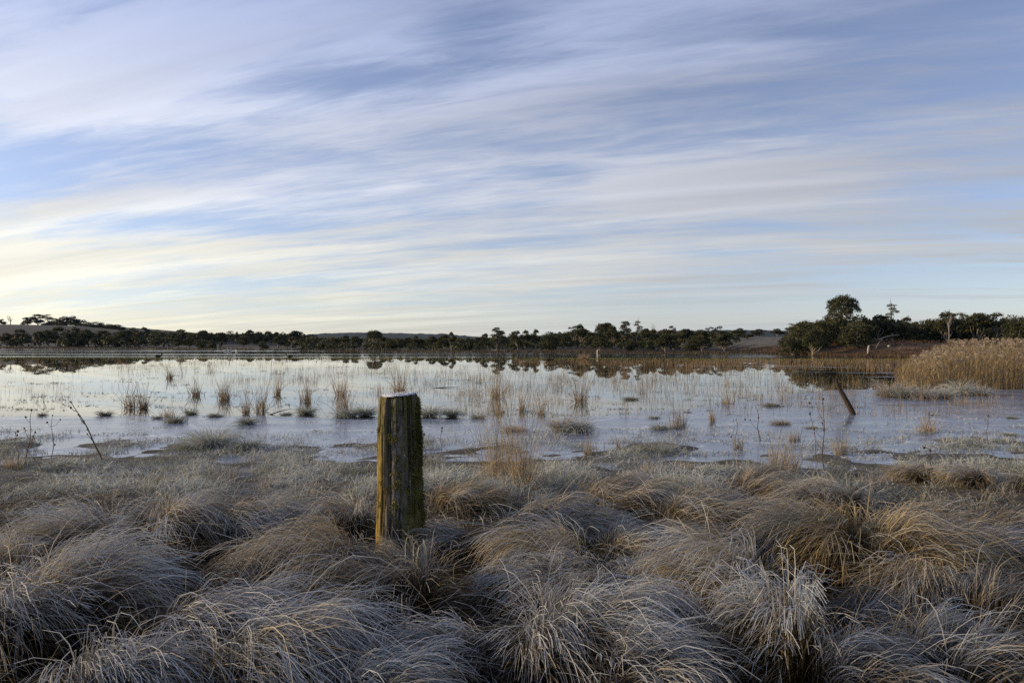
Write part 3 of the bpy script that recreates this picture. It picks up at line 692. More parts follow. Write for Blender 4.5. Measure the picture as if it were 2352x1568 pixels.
def build_woodland():
    """far-off wood behind the single trees: one mass"""
    rng = np.random.default_rng(12); g = Geo()
    def mass(u0, u1, D0, D1, vt0, vt1, n, wpx):
        for _ in range(n):
            u = rng.uniform(u0, u1); D = rng.uniform(D0, D1); x = wx(u, D); zb = land(x, D)
            vt = np.interp(u, [u0, u1], [vt0, vt1]) + rng.normal(0, 2.0)
            h = max(wz(vt, D) - zb, 1.2); r = wpx / F * D * rng.uniform(.7, 1.3)
            m = 72
            v = rng.normal(size=(m, 3)); v /= np.linalg.norm(v, axis=1, keepdims=True); v[:, 2] = np.abs(v[:, 2]) * np.where(rng.random(m) < .75, 1, -1)
            P = np.array([x, D, zb + h * .52]) + v * rng.uniform(.6, 1, m)[:, None] * [r, r, h * .48]
            a = rng.normal(size=(m, 3)); a /= np.linalg.norm(a, axis=1, keepdims=True)
            b = np.cross(a, rng.normal(size=(m, 3))); b /= np.linalg.norm(b, axis=1, keepdims=True)
            s = r * .23 * rng.uniform(.6, 1.4, m)[:, None]
            V = np.stack([P - a * s, P - b * s * .7, P + a * s, P + b * s * .7], 1).reshape(-1, 3)
            g.add(V, q=np.arange(m * 4).reshape(-1, 4), tone=np.repeat(np.clip(rng.normal(.4, .2, m), 0, 1), 4), frost=0.0)
    mass(690, 1290, 132, 160, 787, 786, 150, 8)
    mass(1290, 1700, 122, 140, 783, 782, 90, 9)
    mass(-20, 390, 205, 232, 772, 776, 70, 10)
    mass(100, 290, 402, 425, 740, 752, 30, 8)
    mass(270, 480, 290, 330, 763, 766, 60, 11)
    mass(400, 720, 285, 330, 765, 768, 110, 11)
    mass(700, 860, 190, 260, 774, 779, 70, 11)
    mass(840, 1110, 165, 230, 779, 778, 110, 11)
    mass(1090, 1290, 150, 200, 776, 772, 80, 11)
    mass(1280, 1700, 150, 190, 764, 768, 150, 13)
    mass(1830, 2060, 104, 118, 742, 736, 80, 22)
    mass(2060, 2400, 112, 126, 741, 735, 90, 22)
    link('woodland', g.mesh('woodland', M['leaf']), kind='stuff', label='dark far-off wood behind the lake shore', cat='woodland')
build_woodland()

# ------------------------------------------------------------------ far bank growth
def simple_blades(g, x, y, z, L, width, rng, S=3, lean=(0, 0.35), tone=(0.5, .2), frost=(0.0, 0.0), droop=.4, frost_tip=0.0):
    B = len(x)
    root = np.stack([x, y, z], -1)
    az = rng.uniform(0, 2 * np.pi, B); th0 = rng.uniform(lean[0], lean[1], B); th1 = th0 + rng.uniform(0, droop, B)
    P, T, h = blade_curves(root, az, th0, th1, np.full(B, 1.5), L, S)
    tp = np.linspace(1, .15, S)[None] ** .8
    w = np.broadcast_to(width, (B,))[:, None] * tp
    t = np.clip(rng.normal(tone[0], tone[1], B), 0, 1)[:, None]
    f = np.clip(np.clip(rng.normal(frost[0], frost[1], B), 0, 1)[:, None] + frost_tip * np.linspace(0, 1, S)[None], 0, 1)
    ribbons(g, P, sides(T, h, rng.uniform(-1.2, 1.2, B)), w, tone=np.broadcast_to(t, (B, S)), frost=np.broadcast_to(f, (B, S)))

def build_far_bank():
    rng = np.random.default_rng(21); g = Geo()
    n = 15500
    x = rng.uniform(-150, 36, n); x = np.where(rng.random(n) < .25, rng.uniform(-20, 36, n), x)
    t = rng.uniform(-2.5, 6, n) ; y = far_shore(x) + t * (1 + (-x / 120).clip(0, 1))
    hgt = (0.14 + 0.26 * fbm(x * .15, y * .15, 55, 3)) * np.where(t < 0, .8, 1) * rng.uniform(.6, 1.2, n)
    simple_blades(g, x, y, np.maximum(gz(x, y), 0) - .02, hgt, rng.uniform(.05, .12, n), rng, tone=(.12, .16), frost=(.02, .05))
    # low growth along the foot of the bracken point
    n = 6000
    x = rng.uniform(35, 90, n); t = np.abs(rng.normal(0, 1, n)) * 2.0 - 1; y = far_shore(x) + t
    simple_blades(g, x, y, np.maximum(gz(x, y), 0) - .02, rng.uniform(.15, .5, n), rng.uniform(.03, .09, n), rng, tone=(.3, .25))
    mr_ = blade_mat('dark rush', [(0.0, (0.035, 0.028, 0.014)), (0.5, (0.10, 0.072, 0.032)), (1.0, (0.22, 0.15, 0.07))])  # rush colour darkened to stand for the shaded bank under the trees
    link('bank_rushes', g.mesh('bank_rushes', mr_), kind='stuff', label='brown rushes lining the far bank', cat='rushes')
    g = Geo(); n = 16000
    x = rng.uniform(34, 92, n); y = far_shore(x) + rng.uniform(1, 30, n)
    keep = fbm(x * .2, y * .2, 61, 3) > .42
    x, y = x[keep], y[keep]
    simple_blades(g, x, y, gz(x, y) - .02, rng.uniform(.2, .55, len(x)), rng.uniform(.04, .1, len(x)), rng, lean=(.2, 1.1), tone=(.28, .2))
    mb = blade_mat('bracken', [(0.0, (0.045, 0.028, 0.018)), (0.5, (0.10, 0.058, 0.030)), (1.0, (0.23, 0.145, 0.07))])
    link('bracken', g.mesh('bracken', mb), kind='stuff', label='rusty bracken covering the point', cat='bracken')
    # green weed belt on the water
    g = Geo(); n = 23000
    x = rng.uniform(-75, 60, n); r = np.abs(rng.normal(0, 1, n))
    back = 78 - np.clip(x, 0, 40) * .14
    y = back - r * (4.5 + 2.0 * vnoise(x * .06, 0., 8))
    keep = (y < far_shore(x) - 1.5) & (vnoise(x * .15, y * .5, 19) > .25)
    x, y = x[keep], y[keep]; n = len(x)
    simple_blades(g, x, y, np.full(n, -.01), rng.uniform(.03, .08, n), rng.uniform(.04, .10, n), rng, lean=(0.4, 1.3), tone=(.55, .25))
    link('water_weed', g.mesh('water_weed', M['weed']), kind='stuff', label='belt of green weed lying across the lake', cat='weed')
build_far_bank()

def build_emergents():
    """thin dead stems standing all over the shallow water"""
    rng = np.random.default_rng(33); g = Geo()
    n = 12500
    y = 1 / rng.uniform(1 / 68, 1 / 16.8, n); y = np.where(rng.random(n) < .5, rng.uniform(22, 68, n), y)
    u = rng.uniform(-60, 2300, n)
    x = wx(u, y)
    big = fbm(x * .11, y * .08, 71, 3); fine = fbm(x * .9, y * .5, 73, 3)
    dens = .6 * big + .5 * fine + .08 * sstep(500, 1400, u) + .14 * sstep(38, 60, y) * sstep(1150, 1500, u) - .05 * sstep(1500, 2000, u) * sstep(45, 30, y)
    keep = rng.random(n) < sstep(.50, .78, dens)
    x, y, u = x[keep], y[keep], u[keep]
    ok = ~((x > 14.5) & (y < 42) & (rng.random(len(x)) < .85))
    x, y = x[ok], y[ok]; n = len(x)
    # merge into loose groups: every seed throws a handful of stems with a skewed height
    k = np.clip((rng.pareto(1.3, n) * 2 + 1), 1, 22).astype(int)
    idx = np.repeat(np.arange(n), k); B = len(idx)
    sp = rng.uniform(.03, .35, n)[idx]
    xx = x[idx] + rng.normal(0, 1, B) * sp; yy = y[idx] + rng.normal(0, 1, B) * sp
    hh = (rng.uniform(.10, .46, n) * np.where(rng.random(n) < .18, 1.7, 1))[idx] * rng.uniform(.35, 1.2, B)
    w = rng.uniform(.003, .006, B) * (1 + .016 * yy)
    half = rng.random(B) < .2            # bent and broken ones
    simple_blades(g, xx[~half], yy[~half], np.full((~half).sum(), -.02), hh[~half], w[~half], rng, lean=(0, .22), tone=(.45, .24), frost=(.10, .1), droop=.35)
    simple_blades(g, xx[half], yy[half], np.full(half.sum(), -.01), hh[half], w[half], rng, S=4, lean=(.2, 1.3), tone=(.4, .24), frost=(.10, .1), droop=1.2)
    # dense brown stand far right of centre
    n = 9000
    y = rng.uniform(42, 71, n); u = rng.uniform(1180, 2120, n); x = wx(u, y)
    keep = fbm(x * .18, y * .25, 81, 3) + .22 * sstep(48, 66, y) + .08 * sstep(1250, 1600, u) > .62
    x, y = x[keep], y[keep]; n = len(x)
    simple_blades(g, x, y, np.full(n, -.02), rng.uniform(.12, .5, n) * np.interp(y, [44, 58, 71], [1, .7, .3]), rng.uniform(.012, .028, n), rng, lean=(0, .3), tone=(.26, .2), frost=(.03, .05))
    link('emergent_stems', g.mesh('emergent_stems', M['straw']), kind='stuff', label='thin dead stems standing in the shallow water', cat='reeds')
    # scraps of floating weed and mats caught between the stems
    g = Geo(); n = 650
    y = 1 / rng.uniform(1 / 66, 1 / 17, n); x = wx(rng.uniform(-60, 2250, n), y)
    keep = fbm(x * .3, y * .3, 171, 3) > .50; x, y = x[keep], y[keep]
    k = rng.integers(6, 26, len(x)); idx = np.repeat(np.arange(len(x)), k); B = len(idx)
    sx = rng.uniform(.05, .35, len(x))[idx]
    simple_blades(g, x[idx] + rng.normal(0, 1, B) * sx, y[idx] + rng.normal(0, .5, B) * sx, np.full(B, .004), rng.uniform(.03, .10, B), rng.uniform(.006, .014, B) * (1 + .01 * y[idx]), rng, lean=(.7, 1.5), tone=(.4, .25), frost=(.25, .2))
    link('floating_scraps', g.mesh('floating_scraps', M['short']), kind='stuff', label='scraps of weed floating between the stems', cat='weed')
build_emergents()

# ------------------------------------------------------------------ clumps standing in the water and ice
def clump_mesh(rng, R_, H, n, kind, frost=.3, tone=.5, wid=.006):
    g = Geo()
    r = np.abs(rng.normal(0, .45, n)) * R_; a = rng.uniform(0, 2 * np.pi, n)
    x, y = r * np.cos(a), r * np.sin(a)
    z = np.full(n, -.02)
    if kind == 'reed':
        S = 5; az = a + rng.normal(0, .9, n); th0 = rng.uniform(0, .16, n) + .28 * r / R_; th1 = th0 + rng.uniform(0, .6, n)
        L = H * np.clip(rng.gamma(2.2, .26, n), .15, 1.25)
        br = rng.random(n) < .18; th0[br] += rng.uniform(.2, .9, br.sum()); th1[br] += rng.uniform(.5, 1.4, br.sum())
        off = rng.normal(0, .45, (5, 2)) * R_; pk = rng.integers(0, 5, n); x = x * .6 + off[pk, 0]; y = y * .6 + off[pk, 1]
    else:   # low mound of drooping blades
        S = 5; az = a + rng.normal(0, .5, n); th0 = rng.uniform(.15, .8, n) + .2 * r / R_; th1 = th0 + rng.uniform(.7, 1.8, n)
        L = H * rng.uniform(.7, 1.7, n)
    P, T, h = blade_curves(np.stack([x, y, z], -1), az, th0, th1, np.full(n, 1.4), L, S)
    P[..., 2] = np.maximum(P[..., 2], .004)
    tp = np.linspace(1, .3, S)[None]
    tn = np.clip(rng.normal(tone, .2, n), 0, 1)[:, None]
    f = np.clip(frost * rng.uniform(.3, 1.4, n)[:, None] * (0.35 + 0.9 * np.linspace(0, 1, S)[None]), 0, .95)
    ribbons(g, P, sides(T, h, rng.uniform(-1.2, 1.2, n)), rng.uniform(.6, 1.4, n)[:, None] * wid * tp, tone=np.broadcast_to(tn, (n, S)), frost=f)
    return g

# (u, v_base, half width px, height px, kind, tone, frost, label)
CLUMPS = [
 (390, 868, 9, 24, 'reed', .25, .1, 'small dark rush clump standing alone far out on the mirror water'),
 (302, 936, 14, 38, 'reed', .35, .15, 'brown reed clump, left one of a close pair on bright water'),
 (330, 938, 18, 36, 'reed', .30, .15, 'brown reed clump, right one of a close pair on bright water'),
 (447, 908, 18, 28, 'reed', .4, .15, 'low reed clump behind the brown pair, toward the far bank'),
 (520, 916, 22, 34, 'reed', .4, .2, 'loose wide reed clump in open water, midway between left edge and post'),
 (637, 906, 10, 34, 'reed', .55, .15, 'narrow orange reed clump with its reflection left of the post'),
 (709, 922, 16, 44, 'reed', .5, .2, 'tall straw reed clump left of the post over a pale tuft'),
 (780, 908, 16, 34, 'reed', .55, .2, 'straw reed clump close left of the post, far out'),
 (790, 950, 20, 62, 'reed', .5, .4, 'tall thin reed clump rising from frosted tuft left of post'),
 (918, 905, 22, 46, 'reed', .7, .15, 'bright straw reed clump appearing just above the post top'),
 (600, 944, 14, 44, 'reed', .35, .25, 'thin dark stems clump above the green tuft left of post'),
 (565, 950, 12, 50, 'reed', .35, .2, 'loose dark stem clump on ice edge left of post'),
 (1140, 912, 16, 44, 'reed', .6, .15, 'straw reed clump right of the post at the ice edge'),
 (1144, 950, 10, 34, 'reed', .55, .2, 'short straw clump in ice in front of the reed clump right of post'),
 (1198, 944, 9, 46, 'reed', .6, .2, 'slender straw clump standing in ice, second right of post'),
 (1243, 952, 8, 40, 'reed', .5, .25, 'small dark-footed clump in ice, third right of post'),
 (1335, 922, 14, 60, 'reed', .6, .1, 'tall golden reed clump with clear reflection in mid lake'),
 (1343, 826, 8, 12, 'mound', .8, .1, 'round yellow bush on the green weed belt'),
 (1552, 984, 22, 50, 'reed', .4, .4, 'dark frosted sedge clump standing on a flat tuft in ice'),
 (1632, 968, 12, 40, 'reed', .5, .3, 'spindly clump leaning both ways in ice, left of leaning stake'),
 (1676, 928, 12, 30, 'reed', .6, .2, 'faint straw clump on blue mirror water, left of leaning stake'),
 (2128, 992, 22, 34, 'reed', .65, .35, 'pale wispy clump in ice below the frosted hummocks'),
 (1348, 1046, 14, 36, 'reed', .6, .35, 'upright straw tuft at the near shore below the mid lake reeds'),
 (1420, 1030, 8, 24, 'reed', .4, .4, 'tiny dark tuft on the shore mud right of centre'),
 (1690, 1032, 10, 34, 'reed', .5, .3, 'small orange tuft with tall stems on the shore, right of centre'),
 (1935, 1045, 14, 44, 'reed', .55, .45, 'upright pale tuft on frosted shore below leaning stake'),
 (1820, 1012, 16, 24, 'reed', .5, .45, 'bushy straw tuft at the ice edge below leaning stake'),
 (30, 1072, 14, 22, 'reed', .65, .3, 'yellow tuft at the shore, left of the weed stalks'),
 (48, 1075, 9, 24, 'reed', .7, .25, 'small yellow tuft touching another at the far left shore'),
 (95, 955, 5, 8, 'mound', .3, .3, 'tiny dark tuft in ice near the left edge'),
 (398, 972, 24, 16, 'mound', .55, .45, 'green-tinged tuft in ice under the brown reed pair'),
 (386, 958, 16, 24, 'reed', .6, .3, 'pale stems standing behind the green-tinged tuft'),
 (236, 955, 16, 12, 'mound', .35, .4, 'low green tuft at the ice edge, far left'),
 (358, 962, 12, 8, 'mound', .4, .45, 'flat little tuft left of the green-tinged tuft'),
 (436, 952, 14, 12, 'mound', .45, .4, 'low tuft at ice edge right of the green-tinged tuft'),
 (490, 958, 18, 10, 'mound', .4, .45, 'low wide tuft at ice edge left of the thin dark stems'),
 (562, 976, 22, 18, 'mound', .45, .5, 'rounded green tuft alone in ice midway to the post'),
 (700, 952, 20, 18, 'mound', .5, .5, 'pale tuft at the foot of the tall straw reeds'),
 (655, 953, 14, 7, 'mound', .5, .6, 'flat frosted tuft left of the pale tuft'),
 (795, 958, 32, 20, 'mound', .4, .7, 'white frosted tuft at the foot of the tall thin reeds'),
 (838, 956, 22, 22, 'mound', .2, .5, 'dark frosted tuft just left of the post'),
 (985, 958, 26, 26, 'mound', .25, .6, 'dark frosted tuft just right of the post'),
 (1038, 958, 18, 22, 'mound', .3, .6, 'spiky frosted tuft right of the dark tuft beside post'),
 (1098, 962, 18, 12, 'mound', .5, .5, 'low yellowish tuft in ice right of the post'),
 (480, 1030, 46, 46, 'mound', .5, .75, 'large frosted hummock in ice left of the post'),
 (560, 1032, 42, 26, 'mound', .2, .6, 'smaller dark hummock touching the large frosted hummock'),
 (425, 1030, 26, 18, 'mound', .55, .5, 'low end of grass joining the large frosted hummock'),
 (278, 1026, 24, 8, 'mound', .5, .6, 'flat frosted grass patch in ice left of the large hummock'),
 (1290, 990, 28, 34, 'mound', .6, .65, 'straw half of a frosted hummock in ice right of centre'),
 (1330, 994, 34, 28, 'mound', .2, .7, 'grey half of a frosted hummock in ice right of centre'),
 (1180, 992, 34, 14, 'mound', .6, .6, 'long low straw tuft at the shore above the tall golden stems'),
 (1520, 988, 26, 14, 'mound', .5, .65, 'flat frosted tuft at the foot of the dark sedge clump'),
 (1504, 962, 14, 8, 'mound', .4, .5, 'small flat tuft behind the dark sedge clump'),
 (1450, 918, 22, 7, 'mound', .45, .4, 'flat green tuft on still water right of mid lake reeds'),
 (1580, 948, 10, 5, 'mound', .5, .5, 'small flat tuft right of the dark sedge clump'),
 (1778, 934, 24, 9, 'mound', .2, .4, 'dark flat tuft on blue ice left of leaning stake'),
 (1798, 976, 26, 12, 'mound', .6, .6, 'low straw tuft in ice below the leaning stake'),
 (1870, 985, 20, 8, 'mound', .5, .7, 'flat white tuft in ice under the leaning stake'),
 (2150, 955, 20, 5, 'mound', .5, .7, 'thin flat tuft in ice right of the leaning stake'),
 (2050, 912, 24, 34, 'mound', .7, .55, 'straw hummock at the left end below the reed bed'),
 (2083, 915, 18, 30, 'mound', .25, .5, 'dark-fronted hummock second from the left below the reed bed'),
 (2030, 908, 16, 10, 'mound', .5, .5, 'small green tuft apart at the left below the reed bed'),
 (2130, 917, 22, 27, 'mound', .6, .7, 'frosted hummock third from the left below the reed bed'),
 (2175, 916, 20, 24, 'mound', .5, .75, 'frosted hummock fourth from the left below the reed bed'),
 (2212, 908, 24, 30, 'mound', .5, .75, 'frosted hummock at the foot of the golden reeds, second from the right'),
 (2255, 909, 24, 20, 'mound', .45, .75, 'low frosted hummock at the right end below the reed bed'),
 (2326, 1002, 22, 10, 'mound', .35, .6, 'low grey tuft in ice at the right edge'),
 (2330, 962, 12, 8, 'mound', .3, .5, 'small dark tuft in ice at the right edge, farther out'),
]
def build_clumps():
    for i, (u, v, hw, hp, kind, tone, fr, lab) in enumerate(CLUMPS):
        rng = np.random.default_rng(500 + i)
        gnd = .0
        D = F * (HC - gnd) / (v - 784)
        x = wx(u, D); z0 = max(float(gz(x, D)), 0.0)
        D = F * (HC - z0) / (v - 784); x = wx(u, D); z0 = max(float(gz(x, D)), 0.0)
        Rm = hw / F * D; H = hp / F * D * (1.45 if kind == 'reed' else 1.15)
        n = int(np.clip(19 * hw, 240, 900) if kind == 'mound' else np.clip(8 * hw, 60, 1300))
        g = clump_mesh(rng, Rm * (1.0 if kind == 'reed' else .8), H, n, kind, fr, tone, wid=.0030 + .00036 * D)
        mat = M['short'] if (kind == 'mound' and tone < .58) else M['straw']
        if kind == 'mound': x_, y_ = x, D + Rm * .5
        else: x_, y_ = x, D
        nm = 'reed_clump' if kind == 'reed' else 'grass_hummock' if hp > 12 else 'grass_tuft'
        link(nm, g.mesh(nm, mat), loc=(x_, y_, z0), label=lab, cat='reeds' if kind == 'reed' else 'grass tuft', group='grass and reed clumps in the lake')
build_clumps()

# ------------------------------------------------------------------ golden reed bed
def build_reed_bed():
    rng = np.random.default_rng(44); g = Geo(); gp = Geo()
    n = 6500
    y = rng.uniform(26.5, 40, n); left = np.interp(y, [26.5, 29, 34, 40], [14.2, 15.0, 18.0, 22.5]); x = left + rng.exponential(5.5, n) * 1.0
    x = np.where(rng.random(n) < .6, left + rng.uniform(0, 18, n), x)
    ok = x < 36; x, y, left = x[ok], y[ok], left[ok]; n = len(x)
    inn = sstep(-.4, 2.6, x - left)
    H = (0.70 + 0.90 * inn) * rng.uniform(.68, 1.10, n) * (1 + .12 * (fbm(x * .5, y * .5, 3, 3) - .5))
    H = H * np.interp(y, [26.5, 29, 40], [.92, 1, 1.06])
    simple_blades(g, x, y, np.full(n, -.05), H, rng.uniform(.010, .018, n), rng, S=4, lean=(0, .10), tone=(.55, .2), frost=(.05, .06), droop=.22)
    # long leaves
    k = 2
    xr = np.repeat(x, k); yr = np.repeat(y, k); zr = np.repeat(H, k) * rng.uniform(.1, .75, n * k)
    B = n * k; az = rng.uniform(0, 6.28, B); th0 = rng.uniform(.15, .5, B); th1 = th0 + rng.uniform(.3, 1.4, B)
    P, T, h = blade_curves(np.stack([xr, yr, zr], -1), az, th0, th1, np.full(B, 1.5), rng.uniform(.2, .45, B), 4)
    ribbons(g, P, sides(T, h, rng.uniform(-1.2, 1.2, B)), rng.uniform(.014, .028, B)[:, None] * np.array([.8, 1, .7, .1])[None], tone=np.broadcast_to(np.clip(rng.normal(.5, .22, B), 0, 1)[:, None], (B, 4)), frost=np.broadcast_to(rng.uniform(0, .12, B)[:, None], (B, 4)))
    link('reed_bed', g.mesh('reed_bed', M['gold']), kind='stuff', label='dense golden reed bed standing in the lake', cat='reeds')
    # feathery plumes: loose nodding heads on the taller stems
    sel = np.where((rng.random(n) < .16) & (inn > .25))[0]
    m = 16; B = len(sel) * m
    root = np.stack([np.repeat(x[sel], m) + rng.normal(0, .03, B), np.repeat(y[sel], m) + rng.normal(0, .03, B), np.repeat(H[sel] * .97, m) + rng.uniform(-.05, .10, B)], -1)
    az = np.repeat(rng.uniform(0, 6.28, len(sel)), m) + rng.normal(0, .9, B)
    P, T, h = blade_curves(root, az, rng.uniform(.2, 1.0, B), rng.uniform(1.2, 2.6, B), np.full(B, 1.2), rng.uniform(.08, .17, B), 3)
    ribbons(gp, P, sides(T, h, rng.uniform(-1.5, 1.5, B)), rng.uniform(.014, .03, B)[:, None] * np.array([.5, 1, .5])[None], tone=np.broadcast_to(np.clip(rng.normal(.62, .2, B), 0, 1)[:, None], (B, 3)), frost=np.full((B, 3), .22))
    link('reed_plumes', gp.mesh('reed_plumes', M['straw']), kind='stuff', label='pale feathery plumes nodding above the reed bed', cat='reed plumes')
build_reed_bed()

# ------------------------------------------------------------------ foreground tussocks
def tussock_mesh(name, rng, cx, cy, z0, Rm, H, lean, amt, n, tone, frost, stray=9):
    """a standing crown of blades that arch over in combed locks and hang; local coordinates around the base"""
    g = Geo(); S = 9
    K = max(18, n // 24)
    ra = rng.uniform(0, 2 * np.pi, K); rq = np.sqrt(rng.uniform(0, 1, K)); rr = rq * .50 * Rm
    lx, ly = rr * np.cos(ra), rr * np.sin(ra)
    dirv = np.stack([np.cos(ra), np.sin(ra)], -1) * (0.25 + .75 * rq)[:, None] + rng.normal(0, .14, (K, 2))
    lean = lean + rng.normal(0, .35); ln = np.array([math.cos(lean), math.sin(lean)]); pr = np.array([-ln[1], ln[0]])
    ro = np.stack([lx, ly], -1); al = ro @ ln; ac = ro @ pr                 # the crown is a ridge across the lean, set to its windward side
    ro = (al * .8 - .25 * Rm * amt)[:, None] * ln + (ac * 1.25)[:, None] * pr; lx, ly = ro[:, 0], ro[:, 1]
    dirv = (dirv @ ln)[:, None] * ln + (.62 * (dirv @ pr))[:, None] * pr + (1.9 * amt + .35) * ln   # mostly swept one way
    kaz = np.arctan2(dirv[:, 1], dirv[:, 0]); mag = np.clip(np.linalg.norm(dirv, axis=1), .15, 1.6)
    kth0 = np.clip(.04 + .22 * mag * rng.uniform(.6, 1.2, K), .02, .6)
    kth1 = rng.uniform(2.05, 2.85, K)
    kp = rng.uniform(.65, 1.15, K)
    karc = Rm * (.66 + .50 * mag) * rng.uniform(.8, 1.2, K)          # arc part of the blade
    kz = np.clip(H - .34 * karc, .12 * H, None) * (1 - .45 * rq ** 2) * rng.uniform(.82, 1.05, K)   # standing part
    kw = rng.normal(0, .45, K); kt = rng.normal(0, .15, K); kf = rng.normal(0, .12, K)
    li = rng.integers(0, K, n)
    root = np.stack([lx[li] + rng.normal(0, .018, n), ly[li] + rng.normal(0, .018, n), rng.uniform(-.03, .0, n)], -1)
    az = kaz[li] + rng.normal(0, .10, n); th0 = np.clip(kth0[li] + rng.normal(0, .05, n), 0, 1); th1 = kth1[li] + rng.normal(0, .18, n)
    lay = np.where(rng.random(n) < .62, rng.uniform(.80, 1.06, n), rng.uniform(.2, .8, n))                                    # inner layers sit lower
    lz = kz[li] * lay; la = karc[li] * rng.uniform(.6, 1.1, n); p = kp[li] * rng.uniform(.92, 1.08, n)
    st = rng.integers(0, n, stray); th1[st] = rng.uniform(.9, 2.4, stray); la[st] *= 1.3; az[st] += rng.normal(0, .7, stray); p[st] = 1.5; lz[st] *= 1.15
    # tangles: a share of loose, kinked and fallen blades breaks up the combing
    lo = np.where(rng.random(n) < .22)[0]; m_ = len(lo)
    az[lo] += rng.normal(0, .9, m_); th0[lo] += rng.uniform(0, .5, m_); th1[lo] = rng.uniform(1.2, 3.0, m_); la[lo] *= rng.uniform(.4, 1.1, m_); root[lo, :2] += rng.normal(0, .12 * Rm, (m_, 2))
    L = lz + la; s0 = lz / L
    wd = kw[li] + rng.normal(0, .15, n)
    P, T, h = blade_curves(root, az, th0, np.maximum(th1, th0 + .2), p, L, S, wd, s0)
    lz = lz * np.clip(1 + (H - np.quantile(P[..., 2].max(1), .93)) / (np.quantile(lz, .8) + .02), .6, 2.6)   # crown reaches its height
    L = lz + la; s0 = lz / L
    P, T, h = blade_curves(root, az, th0, np.maximum(th1, th0 + .2), p, L, S, wd, s0)
    P += np.cumsum(rng.normal(0, .0026, P.shape), 1)
    kn = np.where(rng.random(n) < .05)[0]                                # snapped blades: sharp bend part-way
    for q_ in range(S - 3, S):
        P[kn, q_] = P[kn, S - 4] + (P[kn, q_] - P[kn, S - 4]) * np.array([.5, .5, 1.0]) - np.array([0, 0, 1]) * (L[kn] / (S - 1) * (q_ - S + 4) * .45)[:, None]
    lump = .16 * Rm * (fbm((P[..., 0] + cx) * 3.2, (P[..., 1] + cy) * 3.2, 7, 2) - .5) * 2   # uneven surface
    P[..., 2] += lump * sstep(.1, .6, P[..., 2] / max(H, .05))
    gl = gz(P[..., 0] + cx, P[..., 1] + cy) - z0
    P[..., 2] = np.maximum(P[..., 2], gl + rng.uniform(.004, .05, (n, 1)))
    s = np.linspace(0, 1, S)[None]
    top = np.clip(P[..., 2] / max(H, .05), 0, 1.2)
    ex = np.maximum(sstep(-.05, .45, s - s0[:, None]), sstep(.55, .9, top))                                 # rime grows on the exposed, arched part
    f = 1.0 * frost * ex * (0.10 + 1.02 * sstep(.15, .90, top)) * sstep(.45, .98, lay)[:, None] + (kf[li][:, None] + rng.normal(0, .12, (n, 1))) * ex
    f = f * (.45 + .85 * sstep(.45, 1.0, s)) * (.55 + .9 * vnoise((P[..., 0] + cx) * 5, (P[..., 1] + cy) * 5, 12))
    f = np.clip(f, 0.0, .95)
    tn = np.clip(tone + .10 + kt[li][:, None] + rng.normal(0, .13, (n, 1)) - .42 * (1 - ex) - .55 * (1 - lay)[:, None], 0, 1)  # inner and lower blades darkened to paint hollow shade, beyond wet brown bases
    w = rng.uniform(.0026, .0052, n)[:, None] * (1.0 - .62 * s ** 2)
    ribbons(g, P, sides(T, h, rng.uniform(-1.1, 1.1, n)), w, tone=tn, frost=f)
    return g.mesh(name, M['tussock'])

RT, LF, AW, TO = 0.0, math.pi, math.pi / 2, -math.pi / 2
